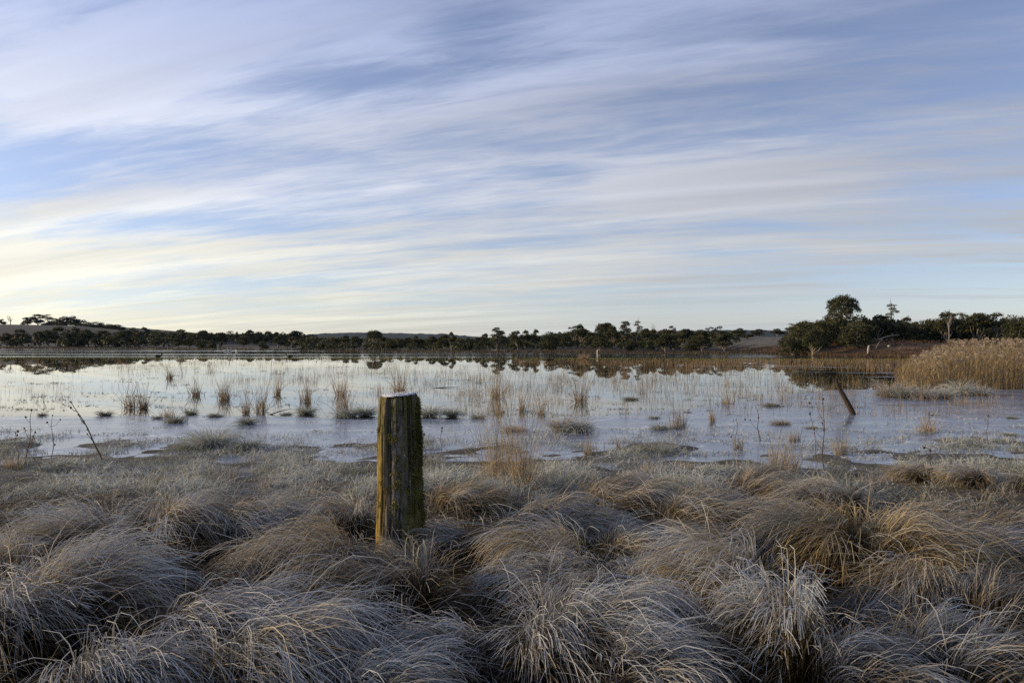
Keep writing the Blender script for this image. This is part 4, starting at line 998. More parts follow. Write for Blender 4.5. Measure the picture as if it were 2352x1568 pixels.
# (u, v_top, v_base, half width px, lean direction, lean amount, tone, frost, label)
TUSS = [
 (195, 1150, 1320, 140, LF, .45, .55, .65, 'tall pale-tipped tussock at upper left, its blades falling left'),
 (400, 1135, 1290, 150, RT, .1, .45, .70, 'broad frost-topped tussock between the tall pale-tipped one and the dark hollow'),
 (560, 1130, 1280, 130, RT, .3, .45, .65, 'frost-topped tussock above the dark hollow, left of the post'),
 (665, 1185, 1300, 70, RT, .4, .2, .45, 'small dark greenish tussock right of the hollow'),
 (15, 1235, 1400, 90, LF, .2, .6, .6, 'straw tussock cut by the left edge, halfway up the grass'),
 (130, 1320, 1560, 200, RT, .55, .45, .62, 'big grey tussock at lower left sweeping to the right'),
 (-10, 1350, 1600, 130, RT, .5, .25, .6, 'dark grey tussock cut by the left edge at the bottom'),
 (450, 1395, 1580, 190, RT, .55, .35, .66, 'grey tussock right of the big lower left one, combed rightward'),
 (600, 1450, 1680, 240, RT, .7, .35, .75, 'silvery combed tussock at the bottom edge, left of the post'),
 (760, 1255, 1420, 170, LF, .35, .50, .40, 'brown tussock leaning left beside the foot of the post'),
 (915, 1312, 1480, 170, LF, .30, .40, .34, 'dark brown tussock in front of the foot of the post'),
 (800, 1125, 1260, 100, LF, .25, .5, .55, 'pale tussock just behind the post, on its left'),
 (1050, 1088, 1190, 105, RT, .45, .5, .5, 'rounded tussock just behind the post, on its right'),
 (1050, 1180, 1290, 90, LF, .5, .4, .5, 'low tussock close right of the post, falling left'),
 (1235, 1120, 1290, 130, RT, .35, .30, .55, 'dark domed tussock with a smooth arch, right of the post'),
 (1400, 1085, 1190, 130, RT, .5, .45, .55, 'tussock behind the dark dome, brushed to the right'),
 (1330, 1160, 1290, 110, RT, .5, .3, .6, 'grey tussock leaning against the right of the dark dome'),
 (1600, 1118, 1250, 140, RT, .55, .35, .55, 'long tussock brushed right, middle of the back row'),
 (1735, 1060, 1165, 95, RT, .5, .5, .55, 'high crested tussock at the back, dark on its right'),
 (1290, 1225, 1345, 150, LF, .3, .75, .6, 'sunlit golden tussock in the middle of the grass'),
 (1420, 1215, 1330, 80, RT, .3, .8, .5, 'sunlit straw tussock joined to the right of the golden one'),
 (1530, 1182, 1300, 105, RT, .65, .6, .6, 'curled tussock like a breaking wave, centre right'),
 (1330, 1310, 1440, 160, LF, .3, .4, .7, 'frosted tussock in front of the golden one'),
 (1300, 1395, 1620, 210, RT, .25, .3, .8, 'large white-frosted tussock at bottom centre right of the post'),
 (1060, 1460, 1600, 150, LF, .4, .2, .6, 'low dark tussock at bottom centre below the post'),
 (1690, 1255, 1440, 150, LF, .45, .65, .65, 'sunlit tussock sloping left, centre right'),
 (1800, 1350, 1600, 120, LF, .2, .7, .75, 'upright white-tipped tussock at the bottom, right of centre'),
 (1570, 1400, 1600, 150, LF, .6, .3, .6, 'grey tussock at the bottom combed leftward'),
 (1920, 1092, 1205, 115, LF, .2, .5, .5, 'rounded tussock in the back row, behind the orange one'),
 (1905, 1180, 1340, 130, LF, .3, .60, .30, 'orange-brown tussock with a hollow under its arch'),
 (2060, 1205, 1380, 170, RT, .6, .60, .35, 'large amber tussock arching far to the right'),
 (2240, 1228, 1330, 130, RT, .4, .5, .55, 'low brown-topped tussock near the right edge'),
 (2120, 1170, 1250, 130, RT, .4, .35, .65, 'flat grey tussock behind the amber one'),
 (2290, 1165, 1240, 120, RT, .4, .35, .65, 'flat grey tussock behind the low brown-topped one'),
 (2112, 1045, 1112, 55, LF, .1, .6, .5, 'small straw tussock at the shore on the right'),
 (2235, 1050, 1125, 62, LF, .1, .5, .5, 'rounded brown tussock at the shore on the right'),
 (2345, 1075, 1130, 50, LF, .1, .5, .5, 'small tussock at the shore cut by the right edge'),
 (2290, 1360, 1520, 150, RT, .4, .2, .5, 'dark tussock at the right edge, lower part'),
 (2010, 1400, 1500, 150, RT, .6, .2, .5, 'low dark tussock of lying blades below the amber one'),
 (2200, 1475, 1680, 220, RT, .7, .3, .7, 'silvery tussock sweeping right in the bottom right corner'),
 (1960, 1510, 1680, 150, RT, .5, .3, .65, 'low frosted tussock at the bottom, left of the corner one'),
 (850, 1540, 1720, 150, RT, .3, .35, .85, 'white frosted tussock low at the bottom edge under the post'),
 (240, 1500, 1740, 160, RT, .5, .25, .6, 'dark tussock at the bottom edge, far lower left'),
 (1450, 1480, 1700, 160, RT, .5, .25, .6, 'low tussock at the bottom edge right of the large white-frosted one'),
 (2110, 1290, 1440, 110, LF, .5, .5, .35, 'brown tussock folded against the front of the amber one'),
 (1180, 1290, 1400, 100, RT, .2, .35, .6, 'small frosted tussock left of the golden one, near the post'),
 (1480, 1300, 1420, 110, RT, .3, .35, .6, 'small grey tussock below the curled one'),
 (560, 1270, 1400, 120, RT, .5, .15, .4, 'dark low tussock inside the hollow left of the post'),
 (330, 1270, 1400, 110, LF, .4, .15, .35, 'darkest low tussock in the hollow at left'),
 (1680, 1150, 1260, 110, RT, .5, .3, .6, 'grey tussock between the back row crest and the curled one'),
 (1790, 1195, 1300, 100, LF, .4, .4, .6, 'grey tussock left of the orange-brown one'),
]
def build_tussocks():
    for i, (u, vt, vb, hw, lean, amt, tone, fr, lab) in enumerate(TUSS):
        rng = np.random.default_rng(900 + i)
        g0 = .27
        for _ in range(3):
            D = F * (HC - g0) / (vb - 784)
            Rm = hw / F * D; y = D + .55 * Rm; x = wx(u, y); g0 = float(gz(x, y))
        H = max(wz(vt, y) - g0, .10) * float(np.interp(hw, [70, 160], [.86, 1.15])) * (.78 if vb < 1330 else 1.06)
        n = int(np.clip(6000 * Rm, 800, 1980))
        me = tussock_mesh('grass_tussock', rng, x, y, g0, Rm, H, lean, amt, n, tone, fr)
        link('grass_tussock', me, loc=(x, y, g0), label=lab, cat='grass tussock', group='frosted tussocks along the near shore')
build_tussocks()

def build_short_grass():
    rng = np.random.default_rng(61)
    g = Geo(); n = 120000
    y = rng.uniform(5.6, 14.5, n); x = wx(rng.uniform(-120, 2470, n), y)
    s = y - near_shore(x)
    cl = fbm(x * 1.6, y * 1.6, 91, 4)
    dens = (1 - sstep(-1.0, 4.5, s)) * sstep(5.4, 7.0, y) * (0.30 + .70 * sstep(.40, .58, cl))
    dens = np.where(s > 0, dens * sstep(.42, .60, cl + .02), dens)
    keep = rng.random(n) < dens
    x, y, cl, s = x[keep], y[keep], cl[keep], s[keep]; n = len(x)
    L = (.025 + .13 * sstep(.42, .72, cl)) * rng.uniform(.5, 1.3, n) * (1 + .5 * (1 - sstep(-4, -1.5, s)))
    z = np.maximum(gz(x, y), np.where(s > 0, .0, -1)) - .008
    fr = .34 + 1.35 * (fbm(x * 1.9, y * 1.9, 17, 3) - .25)
    B = n; az = rng.uniform(0, 6.28, B); th0 = rng.uniform(.1, 1.1, B); th1 = th0 + rng.uniform(.3, 1.6, B); S = 3
    P, T, h = blade_curves(np.stack([x, y, z], -1), az, th0, th1, np.full(B, 1.3), L, S)
    tn = np.clip(rng.normal(.5, .25, B) + .5 * (fbm(x * .5, y * .5, 23, 2) - .5), 0, 1)[:, None]
    f = np.clip(fr[:, None] * (.4 + .7 * np.linspace(0, 1, S)[None]) + rng.normal(0, .12, (B, 1)), 0, .95)
    ribbons(g, P, sides(T, h, rng.uniform(-1.2, 1.2, B)), rng.uniform(.004, .008, B)[:, None] * np.array([1, .85, .25])[None], tone=np.broadcast_to(tn, (B, S)), frost=f)
    link('grass', g.mesh('grass', M['short']), kind='stuff', label='short frosted turf between tussocks and ice', cat='grass')
    # lying thatch that fills the hollows between the tussocks
    g = Geo(); n = 13000
    y = rng.uniform(2.3, 7.4, n) ; x = wx(rng.uniform(-250, 2600, n), y); 
    keep = rng.random(n) < 1 - sstep(5.6, 7.4, y) * .8
    x, y = x[keep], y[keep]; n = len(x); S = 5
    flow = (fbm(x * .8, y * .8, 101, 2) - .5) * 7
    th0 = rng.uniform(.5, 1.25, n); th1 = rng.uniform(1.4, 2.1, n)
    P, T, h = blade_curves(np.stack([x, y, gz(x, y) - .01], -1), flow + rng.normal(0, .6, n), th0, th1, np.full(n, 1.0), rng.uniform(.2, .6, n), S, rng.normal(0, .9, n))
    P[..., 2] = np.maximum(P[..., 2], gz(P[..., 0], P[..., 1]) + rng.uniform(.004, .05, (n, 1)))
    f = np.clip(rng.normal(.08, .12, (n, 1)) * (.5 + .7 * np.linspace(0, 1, S)[None]), 0, .9)
    ribbons(g, P, sides(T, h, rng.uniform(-1.2, 1.2, n)), rng.uniform(.003, .005, n)[:, None] * np.linspace(1, .4, S)[None], tone=np.broadcast_to(np.clip(rng.normal(.15, .18, (n, 1)), 0, 1), (n, S)), frost=f)  # thatch tone kept low, painting the gaps between tussocks as shaded
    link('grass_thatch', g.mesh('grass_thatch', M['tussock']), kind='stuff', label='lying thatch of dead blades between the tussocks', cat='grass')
    # frosted litter frozen into the near ice
    g = Geo(); n = 48000
    y = rng.uniform(10, 17, n); x = wx(rng.uniform(-100, 2450, n), y); s = y - near_shore(x)
    cl = fbm(x * 1.9, y * 2.6, 191, 4) + .085 * np.clip(x, -2, 8) / 8
    keep = (s > -.3) & (cl > .56 + .055 * np.clip(s, 0, 6) * 0.6)
    x, y = x[keep], y[keep]; n = len(x)
    simple_blades(g, x, y, np.maximum(gz(x, y), 0.006), rng.uniform(.02, .06, n), rng.uniform(.006, .012, n), rng, lean=(.5, 1.5), tone=(.35, .25), frost=(.62, .25))
    link('frozen_litter', g.mesh('frozen_litter', M['short']), kind='stuff', label='frosted plant litter frozen into the ice', cat='litter')
build_short_grass()

# upright tufts on land
def upright_tuft(u, vb, hw, hp, n, tone, fr, lab, i, name='grass_tuft'):
    rng = np.random.default_rng(1300 + i)
    g0 = .15
    for _ in range(3):
        D = F * (HC - g0) / (vb - 784); x = wx(u, D); g0 = float(gz(x, D))
    g0 = max(g0, 0)
    Rm = hw / F * D; H = hp / F * D * (1.4 if hp > 50 else .8)
    g = clump_mesh(rng, Rm, H, n, 'reed', fr, tone, wid=.005)
    link(name, g.mesh(name, M['gold'] if tone > .6 else M['straw']), loc=(x, D, g0), label=lab, cat='grass tuft', group='upright tufts on the near shore')
for i, a in enumerate([
 (1180, 1118, 62, 165, 560, .72, .25, 'tall upright golden stems standing behind the dark domed tussock'),
 (1790, 1085, 42, 62, 500, .75, .35, 'upright sunlit straw tuft behind the high crested tussock'),
 (250, 1140, 60, 34, 420, .35, .5, 'low dull green tuft behind the tall pale-tipped tussock'),
 (330, 1105, 40, 26, 300, .4, .5, 'small green tuft in the short turf, upper left'),
 (520, 1100, 60, 40, 420, .45, .5, 'spreading green-brown tuft behind the frost-topped tussocks'),
 (600, 1118, 40, 36, 300, .55, .5, 'pale brown tuft behind the small dark greenish tussock'),
 (690, 1130, 50, 30, 300, .4, .55, 'low grey tuft in the turf left of the post'),
 (1480, 1080, 50, 34, 300, .55, .55, 'pale tuft in the turf left of the high crested tussock'),
 (1570, 1075, 40, 30, 260, .5, .55, 'second pale tuft in the turf, nearer the high crested tussock'),
 (2010, 1110, 60, 34, 380, .5, .6, 'frosted tuft between the back row tussock and the shore tussocks'),
 (2290, 1130, 60, 30, 320, .5, .6, 'low pale tuft among the right-hand shore tussocks'),
]): upright_tuft(*a, i)

# ------------------------------------------------------------------ the fence post
def build_post():
    D = 4.78; x0 = wx(917, D); zb = float(gz(x0, D)); ztop = wz(908, D)
    na, nz = 208, 140
    a = np.linspace(0, 2 * np.pi, na, endpoint=False)     # 0 = +x, 270deg = toward camera
    z = np.linspace(-.25, ztop - zb, nz)
    A, Z = np.meshgrid(a, z)
    t = (Z - z[0]) / (z[-1] - z[0])
    rad = np.interp(Z, [-.3, 0, .35, .8, ztop - zb], [.150, .146, .141, .133, .121])
    rad = rad * (1 + .035 * np.sin(A * 2 + .7) + .02 * np.sin(A * 3 + 2 + Z * 1.5))
    ca, sa = np.cos(A), np.sin(A)
    def ringnoise(f, fz, seed, oct=3):        # seamless round the post
        n1 = fbm(ca * f + 50, Z * fz + sa * f * 1.7, seed, oct); n2 = fbm(sa * f + 90, Z * fz - ca * f * 1.3, seed + 7, oct)
        return (n1 + n2) / 2
    wob = .10 * (fbm(Z * 2.2, A * 0 + 1, 5, 3) - .5)
    crack = np.zeros_like(A)
    rng = np.random.default_rng(3)
    for k in range(46):
        a0 = rng.uniform(0, 2 * np.pi); w = rng.uniform(.012, .040); z0 = rng.uniform(-.3, 1.0); ln = rng.uniform(.25, 1.1)
        if k < 10: z0 = .3; ln = 1.2; w *= 1.3
        d = (A - a0 - wob * rng.uniform(.4, 1.6) - .03 * (vnoise(Z * 7, k * 1.0, 9) - .5) + np.pi) % (2 * np.pi) - np.pi
        c = np.exp(-(d / w) ** 2) * sstep(z0, z0 + .12, Z) * (1 - sstep(z0 + ln - .12, z0 + ln, Z)) if k >= 10 else np.exp(-(d / w) ** 2) * sstep(z0, z0 + .3, Z)
        crack = np.maximum(crack, c * rng.uniform(.6, 1))
    fine = ringnoise(16, 1.6, 40); coarse = ringnoise(5, .9, 60)
    rad = rad + .018 * (fine - .5) + .024 * (coarse - .5) - .026 * crack + .010 * (ringnoise(30, 14, 90, 2) - .5)
    # chewed top edge
    rad = rad - .010 * sstep(.965, 1.0, t)
    Zt = Z.copy()
    tilt = (-.6 * ca * 0.012 + .010 * ca)
    topdrop = .018 * (ringnoise(6, 0, 80) - .5) + .010 * ca
    Zt += sstep(.8, 1, t) * topdrop
    V = np.stack([rad * ca + .004 * np.sin(Z * 3), rad * sa, Zt], -1).reshape(-1, 3)
    i = np.arange(nz - 1)[:, None] * na; j = np.arange(na)[None]; j2 = (j + 1) % na
    q = np.stack([i + j, i + j2, i + na + j2, i + na + j], -1).reshape(-1, 4)
    # sawn top: rings in to the centre
    rings = []; last = (nz - 1) * na; extra = []; base = len(V)
    edge = V[last:last + na]; cen = edge.mean(0)
    qs = [q]; prev = np.arange(na) + last
    for r_, dz in ((.86, .006), (.5, .003), (.15, -.002)):
        P = cen + (edge - cen) * r_; P[:, 2] = edge[:, 2] * .6 + cen[2] * .4 + dz + .004 * (vnoise(P[:, 0] * 80, P[:, 1] * 80, 6) - .5)
        idx = np.arange(na) + base; base += na; extra.append(P)
        qs.append(np.stack([prev, np.roll(prev, -1), np.roll(idx, -1), idx], -1)); prev = idx
    extra.append(cen[None] + [[0, 0, -.002]])
    tri = np.stack([prev, np.roll(prev, -1), np.full(na, base)], -1)
    V = np.concatenate([V] + extra)
    # algal ochre with golden sunlight painted in on the left, shaggy moss toward the right and near the top
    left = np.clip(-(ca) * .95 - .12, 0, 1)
    alg_sun = np.clip(sstep(.05, .75, left + .5 * (coarse - .5)) * (.5 + .5 * sstep(1.15, .5, Z)) , 0, 1)
    mossy = np.clip(sstep(.05, .6, ca) + sstep(.6, 1.0, Z) * .8 + .12, 0, 1)
    pad = len(V) - na * nz
    f = lambda arr, v: np.concatenate([arr.ravel(), np.full(pad, v)])
    me = mesh_np('timber', V, [np.concatenate(qs), tri], {'algae_sun': f(alg_sun, 0), 'mossy': f(mossy, .3), 'crack': f(np.clip(crack * 1.1, 0, 1), 0)}, M['post'], True)
    root = link('fence_post', None, loc=(x0, D, zb), label='thick weathered fence post, mossy and frost-capped, standing in the tussocks', cat='fence post')
    link('timber', me, parent=root)
    # frost cap: crust of crystals on the sawn top
    g = Geo(); n = 3200
    rr = np.sqrt(rng.uniform(0, 1, n)) * .118; aa = rng.uniform(0, 6.28, n)
    px, py = rr * np.cos(aa), rr * np.sin(aa)
    pz = cen[2] + .010 * np.cos(aa) * rr / .12 + .006
    root_ = np.stack([px, py, pz], -1)
    d = rng.normal(size=(n, 3)) * [1, 1, .6] + [0, 0, .9]; d /= np.linalg.norm(d, axis=1, keepdims=True)
    s = np.cross(d, rng.normal(size=(n, 3))); s /= np.linalg.norm(s, axis=1, keepdims=True)
    ln = (rng.uniform(.004, .012, n) * (.5 + 2.2 * vnoise(px * 45, py * 45, 8) ** 2))[:, None]
    Vt = np.stack([root_ - s * .0022, root_ + s * .0022, root_ + d * ln], 1).reshape(-1, 3)
    g.add(Vt, t=np.arange(n * 3).reshape(-1, 3))
    # thin crust sheet below the crystals
    k = 40; ra = np.linspace(0, 2 * np.pi, k, endpoint=False); vv = [np.array([[0, 0, cen[2] + .012]])]
    for r_ in (.05, .09, .112, .119):
        vv.append(np.stack([r_ * np.cos(ra) * (1 + .05 * np.sin(ra * 3)), r_ * np.sin(ra), cen[2] + .011 + .010 * np.cos(ra) * r_ / .12 - (.010 if r_ > .115 else 0) + .004 * vnoise(np.cos(ra) * 9 + r_ * 50, np.sin(ra) * 9, 3)], -1))
    vv = np.concatenate(vv); tq = []
    for b in range(3):
        o = 1 + b * k; idx = np.arange(k) + o; tq.append(np.stack([idx, np.roll(idx, -1), np.roll(idx, -1) + k, idx + k], -1))
    idx = np.arange(k) + 1
    g.add(vv, q=np.concatenate(tq), t=np.stack([np.zeros(k, int), idx, np.roll(idx, -1)], -1))
    link('frost_cap', g.mesh('frost_cap', M['rime']), parent=root)
    # shaggy lichen / moss clumps
    def surf(ang, zz):
        ia = int(round(ang / (2 * np.pi) * na)) % na; iz = int(np.clip(np.searchsorted(z, zz), 0, nz - 1))
        return V[iz * na + ia]
    clumps = []
    for k in range(58):      # right flank, running down the whole edge
        clumps.append((R(rng.normal(-10, 22)), rng.uniform(.2, 1.02), rng.uniform(.018, .048), rng.uniform(.1, .5)))
    for dx, vv_, r_ in ((.00, 1045, .020), (.005, 1092, .030), (-.008, 1160, .026), (-.006, 1202, .028), (.03, 1212, .030), (-.01, 1118, .018), (-.055, 1008, .02), (-.01, 1012, .022), (.05, 1070, .022), (.06, 1130, .022)):
        zz = wz(vv_, D - .13) - zb; clumps.append((-np.pi / 2 + math.asin(np.clip(dx / .135, -1, 1)), zz, r_, .75))
    for k in range(26): clumps.append((R(rng.uniform(185, 310)), rng.uniform(.25, 1.04) ** .7, rng.uniform(.010, .022), rng.uniform(.1, .6)))
    clumps.append((R(180), .68, .02, .9)); clumps.append((R(182), .60, .016, .9))
    for ci, (ang, zz, r_, tone) in enumerate(clumps):
        c = surf(ang % (2 * np.pi), zz); nrm = np.array([math.cos(ang), math.sin(ang), 0.]); g = Geo(); n = int(130 * (r_ / .024))
        u_ = np.array([-math.sin(ang), math.cos(ang), 0.]); w_ = np.array([0, 0, 1.])
        e = rng.normal(size=(n, 2)) * r_ * .55 * [1, 1.35]
        P0 = c + e[:, :1] * u_ + e[:, 1:] * w_ - nrm * .006 - nrm * (e[:, :1] ** 2) / .25
        d = nrm + rng.normal(0, .65, (n, 3)); d /= np.linalg.norm(d, axis=1, keepdims=True)
        ln = rng.uniform(.35, 1.0, n)[:, None] * r_ * .9
        s = np.cross(d, rng.normal(size=(n, 3))); s /= np.linalg.norm(s, axis=1, keepdims=True)
        mid = P0 + d * ln * .6; tip = P0 + d * ln + rng.normal(0, .004, (n, 3)) + [0, 0, -.003]
        Vb = np.stack([P0 - s * .002, P0 + s * .002, mid + s * .0024, mid - s * .0024, tip], 1).reshape(-1, 3)
        b = np.arange(n) * 5
        g.add(Vb, q=np.stack([b, b + 1, b + 2, b + 3], -1), t=np.stack([b + 3, b + 2, b + 4], -1), tone=np.repeat(np.clip(rng.normal(tone, .16, n), 0, 1), 5), frost=0.0)
        link('moss_clump', g.mesh('moss_clump', M['moss']), parent=root)
build_post()

# ------------------------------------------------------------------ leaning stake, marker, wires, logs
def build_small_structures():
    D = 17.2; xb = wx(1962, D); g = Geo()
    p0 = np.array([.03, 0, -.12]); p1 = np.array([wx(1922, D) - xb, .05, wz(873, D)])
    t = np.linspace(0, 1, 14)[:, None]; P = p0 * (1 - t) + p1 * t
    rad = np.linspace(.068, .045, 14) * (1 + .10 * (vnoise(np.arange(14) * .9, 2., 4) - .5)); rad[-1] *= .6
    P[:, 0] += .015 * np.sin(t[:, 0] * 5)
    tube(g, P, rad, 12)
    root = link('leaning_stake', None, loc=(xb, D, 0), label='dark broken stake leaning left out of the ice', cat='stake')
    link('timber', g.mesh('timber', M['oldwood'], True), parent=root)
    g = Geo(); k = P[-1]
    for e in range(4):
        tube(g, [k + [(-.03 + .02 * e), .01 * e, -.05], k + [(-.05 + .025 * e), .01 * e, .02 + .025 * (e % 2)]], [.022, .006], 5)
    link('splinter', g.mesh('splinter', M['oldwood'], True), parent=root)
    # white marker post in the lake
    D = 90; g = Geo(); tube(g, [(0, 0, -.3), (0, 0, .45), (0, 0, .62)], [.06, .06, .055], 8)
    root = link('marker_post', None, loc=(wx(1372, D), D, 0), label='small white marker post in the water before the pale bank', cat='marker post')
    link('shaft', g.mesh('shaft', M['white'], False), parent=root)
    g = Geo(); tube(g, [(0, 0, .615), (0, 0, .70)], [.065, .03], 8); link('post_top', g.mesh('post_top', M['white']), parent=root)
    # two old fence wires at the far left
    for i, (v0, v1, lab) in enumerate(((1170, 1166, 'upper slack fence wire at the left edge'), (1198, 1192, 'lower slack fence wire at the left edge'))):
        t = np.linspace(0, 1, 30)[:, None]; D0, D1 = 4.6, 6.0
        a = np.array([wx(-500, D0), D0, wz(v0 + 30, D0)]); b = np.array([wx(185, D1), D1, wz(v1 - 12 + 20 * i, D1)])
        P = a * (1 - t) + b * t; P[:, 2] -= (.07 * np.sin(np.pi * t[:, 0]))
        g = Geo(); tube(g, P, .0022, 5)
        link('fence_wire', g.mesh('fence_wire', M['wire']), label=lab, cat='wire', group='fence wires')
    # bleached timber on the bracken point
    def log(u0, v0, u1, v1, D, r, lab, bend=.15, name='fallen_log', mt='bark'):
        a = np.array([wx(u0, D), D, wz(v0, D)]); b = np.array([wx(u1, D), D + 1.5, wz(v1, D + 1.5)])
        o = a.copy(); t = np.linspace(0, 1, 9)[:, None]; P = (a * (1 - t) + b * t) - o; P[:, 2] += bend * np.sin(np.pi * t[:, 0])
        g = Geo(); tube(g, P, np.linspace(r, r * .45, 9), 7)
        br = P[5]; tube(g, [br, br + [.2, .1, .15], br + [.3, .2, .3]], [r * .4, r * .25, .01], 5)
        link(name, g.mesh(name, M[mt], True), loc=o, label=lab, cat='log', group='bleached timber on the bracken point')
    log(2018, 780, 2080, 769, 92, .09, 'long white fallen log lying across the top of the bracken point')
    log(2012, 800, 2042, 780, 86, .045, 'white bent log lying down the slope of the bracken point', .2)
    log(2064, 803, 2092, 793, 84, .05, 'thin pale log low on the slope by the reed bed')
    log(1880, 806, 1900, 799, 84, .05, 'short pale log near the water at the left of the bracken point')
    log(1560, 796, 1590, 790, 112, .07, 'dark fallen branch on the shore left of the frosted paddock')
    D = 86; g = Geo()
    tube(g, [(0, 0, -.2), (.02, 0, .4), (.07, 0, .75), (.10, 0, .92)], [.15, .12, .11, .07], 9)
    o = link('tree_stump', None, loc=(wx(1994, D), D, float(gz(wx(1994, D), D))), label='pale snapped tree stump on the bracken point near the waterline', cat='stump')
    link('stump_wood', g.mesh('stump_wood', M['deadwood'], True), parent=o)
    g = Geo(); blob(g, (0, 0, .1), (.20, .18, .14), 4, 12, 8, .2)
    link('pale_rock', g.mesh('pale_rock', M['rock'], True), loc=(wx(2042, 90), 90, float(gz(wx(2042, 90), 90))), label='pale rock lying beside the long white log', cat='rock')
    for i, (u, v, lab) in enumerate(((1410, 806, 'pale stone at the water edge below the wooded rise'), (1300, 806, 'flat pale stone at the left foot of the pale bank'))):
        D = 2888 / (v - 784) - 6; g = Geo(); blob(g, (0, 0, .05), (.5, .3, .2), i + 5, 12, 8, .2); x = wx(u, D + 8)
        link('pale_rock', g.mesh('pale_rock', M['rock'], True), loc=(x, D + 8, max(0, float(gz(x, D + 8)))), label=lab, cat='rock')
    # sticks floating on the mirror water
    for i, (u, v, ln, lab) in enumerate(((640, 952, 26, 'dark stick poking from the ice left of the post'), (1020, 891, 34, 'long thin stick floating flat on the mirror water right of post'), (912, 822, 13, 'dark log with an upright snag on the weed belt'))):
        D = 2888 / (v - 784); L_ = ln / F * D; g = Geo()
        up = .12 if i == 0 else .02
        tube(g, [(-L_, 0, -.02), (0, .1, up * .5 + .01), (L_, .15, up + .01)], [.006 + .0004 * D, .006 + .0003 * D, .004], 6)
        if i == 2: tube(g, [(L_ * .6, .1, 0), (L_ * .65, .1, .35)], [.08, .04], 6)
        link('floating_stick', g.mesh('floating_stick', M['oldwood'], True), loc=(wx(u, D), D, 0), label=lab, cat='stick', group='sticks in the lake')
build_small_structures()

# ------------------------------------------------------------------ birds
def bird(name, x, y, s, mat, neck, lab, grp, face):
    root = link(name, None, loc=(x, y, 0), rot=(0, 0, face), scale=(s, s, s), label=lab, cat='bird', group=grp)
    g = Geo()
    t = np.linspace(0, 1, 12); P = np.stack([-.5 + t, t * 0, .10 + .10 * np.sin(t * 2.2) + .12 * (1 - t) ** 3], -1)
    tube(g, P, .22 * np.sin(np.pi * (t * .92 + .05)) ** .7, 10)
    n = np.array([[.38, 0, .2], [.50, 0, .2 + neck * .4], [.44, 0, .2 + neck * .8], [.50, 0, .2 + neck], [.62, 0, .17 + neck], [.72, 0, .13 + neck]])
    tube(g, n, [.09, .06, .055, .07, .05, .015], 8)
    link('body', g.mesh('body', mat, True), parent=root)
    g = Geo(); blob(g, (-.1, .16, .22), (.34, .07, .14), 2, 10, 7, .05); link('wing', g.mesh('wing', mat, True), parent=root)
    g = Geo(); blob(g, (-.1, -.16, .22), (.34, .07, .14), 2, 10, 7, .05); link('wing', g.mesh('wing', mat, True), parent=root)
for u, v, s, m_, nk, lab, fc in ((518, 806.5, .6, 'swan', .75, 'white swan, leftmost of the three on far water', 0.3), (527, 806.5, .6, 'swan', .75, 'white swan, middle of the three on far water', 0.1),
                                 (544, 807, .5, 'swan', .6, 'white swan, rightmost of the three on far water', 2.9)):
    D = 2888 / (v - 784); bird('swan', wx(u, D), D, s, M[m_], nk, lab, 'swans on the far water', fc)
for u, v, lab, fc in ((363, 820.5, 'dark duck on the weed belt, far left', 0), (665, 820.5, 'dark duck on the weed belt, left of the floating log', 3.0), (1262, 830, 'dark duck among brown stems left of the yellow bush', .4),
                      (1818, 836, 'dark waterbird among brown stems below the bracken point', 1.2)):
    D = 2888 / (v - 784); bird('duck', wx(u, D), D, .75, M['duck'], .28, lab, 'ducks on the lake', fc)

# ------------------------------------------------------------------ dead weed stalks with seed heads
def weed(u, vb, du, hp, nb, heads, lab, seed, r=.004, cat='dead weed'):
    rng = np.random.default_rng(seed)
    g0 = .05
    for _ in range(3):
        D = F * (HC - g0) / (vb - 784); x = wx(u, D); g0 = max(float(gz(x, D)), 0)
    H = hp / F * D; lean = du / F * D
    root = link('weed_stalk', None, loc=(x, D, g0), label=lab, cat=cat, group='dead weed stalks')
    t = np.linspace(0, 1, 14)
    P = np.stack([lean * t ** 1.1 + .012 * np.sin(t * 9 + seed), .02 * np.sin(t * 5), H * t - .02], -1)
    g = Geo(); tube(g, P, np.linspace(r * 1.3, r * .5, 14), 6)
    link('stem', g.mesh('stem', M['stalk'], True), parent=root)
    tips = [P[-1]]
    for k in range(nb):
        b = P[int(rng.integers(3, 12))]; a = rng.uniform(0, 6.28); ln = rng.uniform(.12, .4) * H
        e = b + [math.cos(a) * ln * .7, math.sin(a) * ln * .5, ln * rng.uniform(.4, .95)]
        m_ = (b + e) / 2 + [0, 0, -.03 * ln / .2]
        g = Geo(); tube(g, [b, m_, e], [r * .6, r * .5, r * .35], 5); link('branch', g.mesh('branch', M['stalk'], True), parent=root); tips.append(e)
    for k in range(heads):
        c = tips[k] if k < len(tips) else P[int(rng.integers(4, 13))] + rng.normal(0, .008, 3)
        g = Geo(); s = rng.uniform(.008, .014) * (1 if k < len(tips) else .8)
        blob(g, c, (s, s, s * 1.2), k, 8, 6, .3)
        m2 = 14; d = rng.normal(size=(m2, 3)) + [0, 0, .5]; d /= np.linalg.norm(d, axis=1, keepdims=True); sd = np.cross(d, rng.normal(size=(m2, 3))) * .0015
        g.add(np.stack([c + d * s * .6 - sd, c + d * s * .6 + sd, c + d * s * 2.1], 1).reshape(-1, 3), t=np.arange(m2 * 3).reshape(-1, 3))
        link('seed_head', g.mesh('seed_head', M['seed']), parent=root)
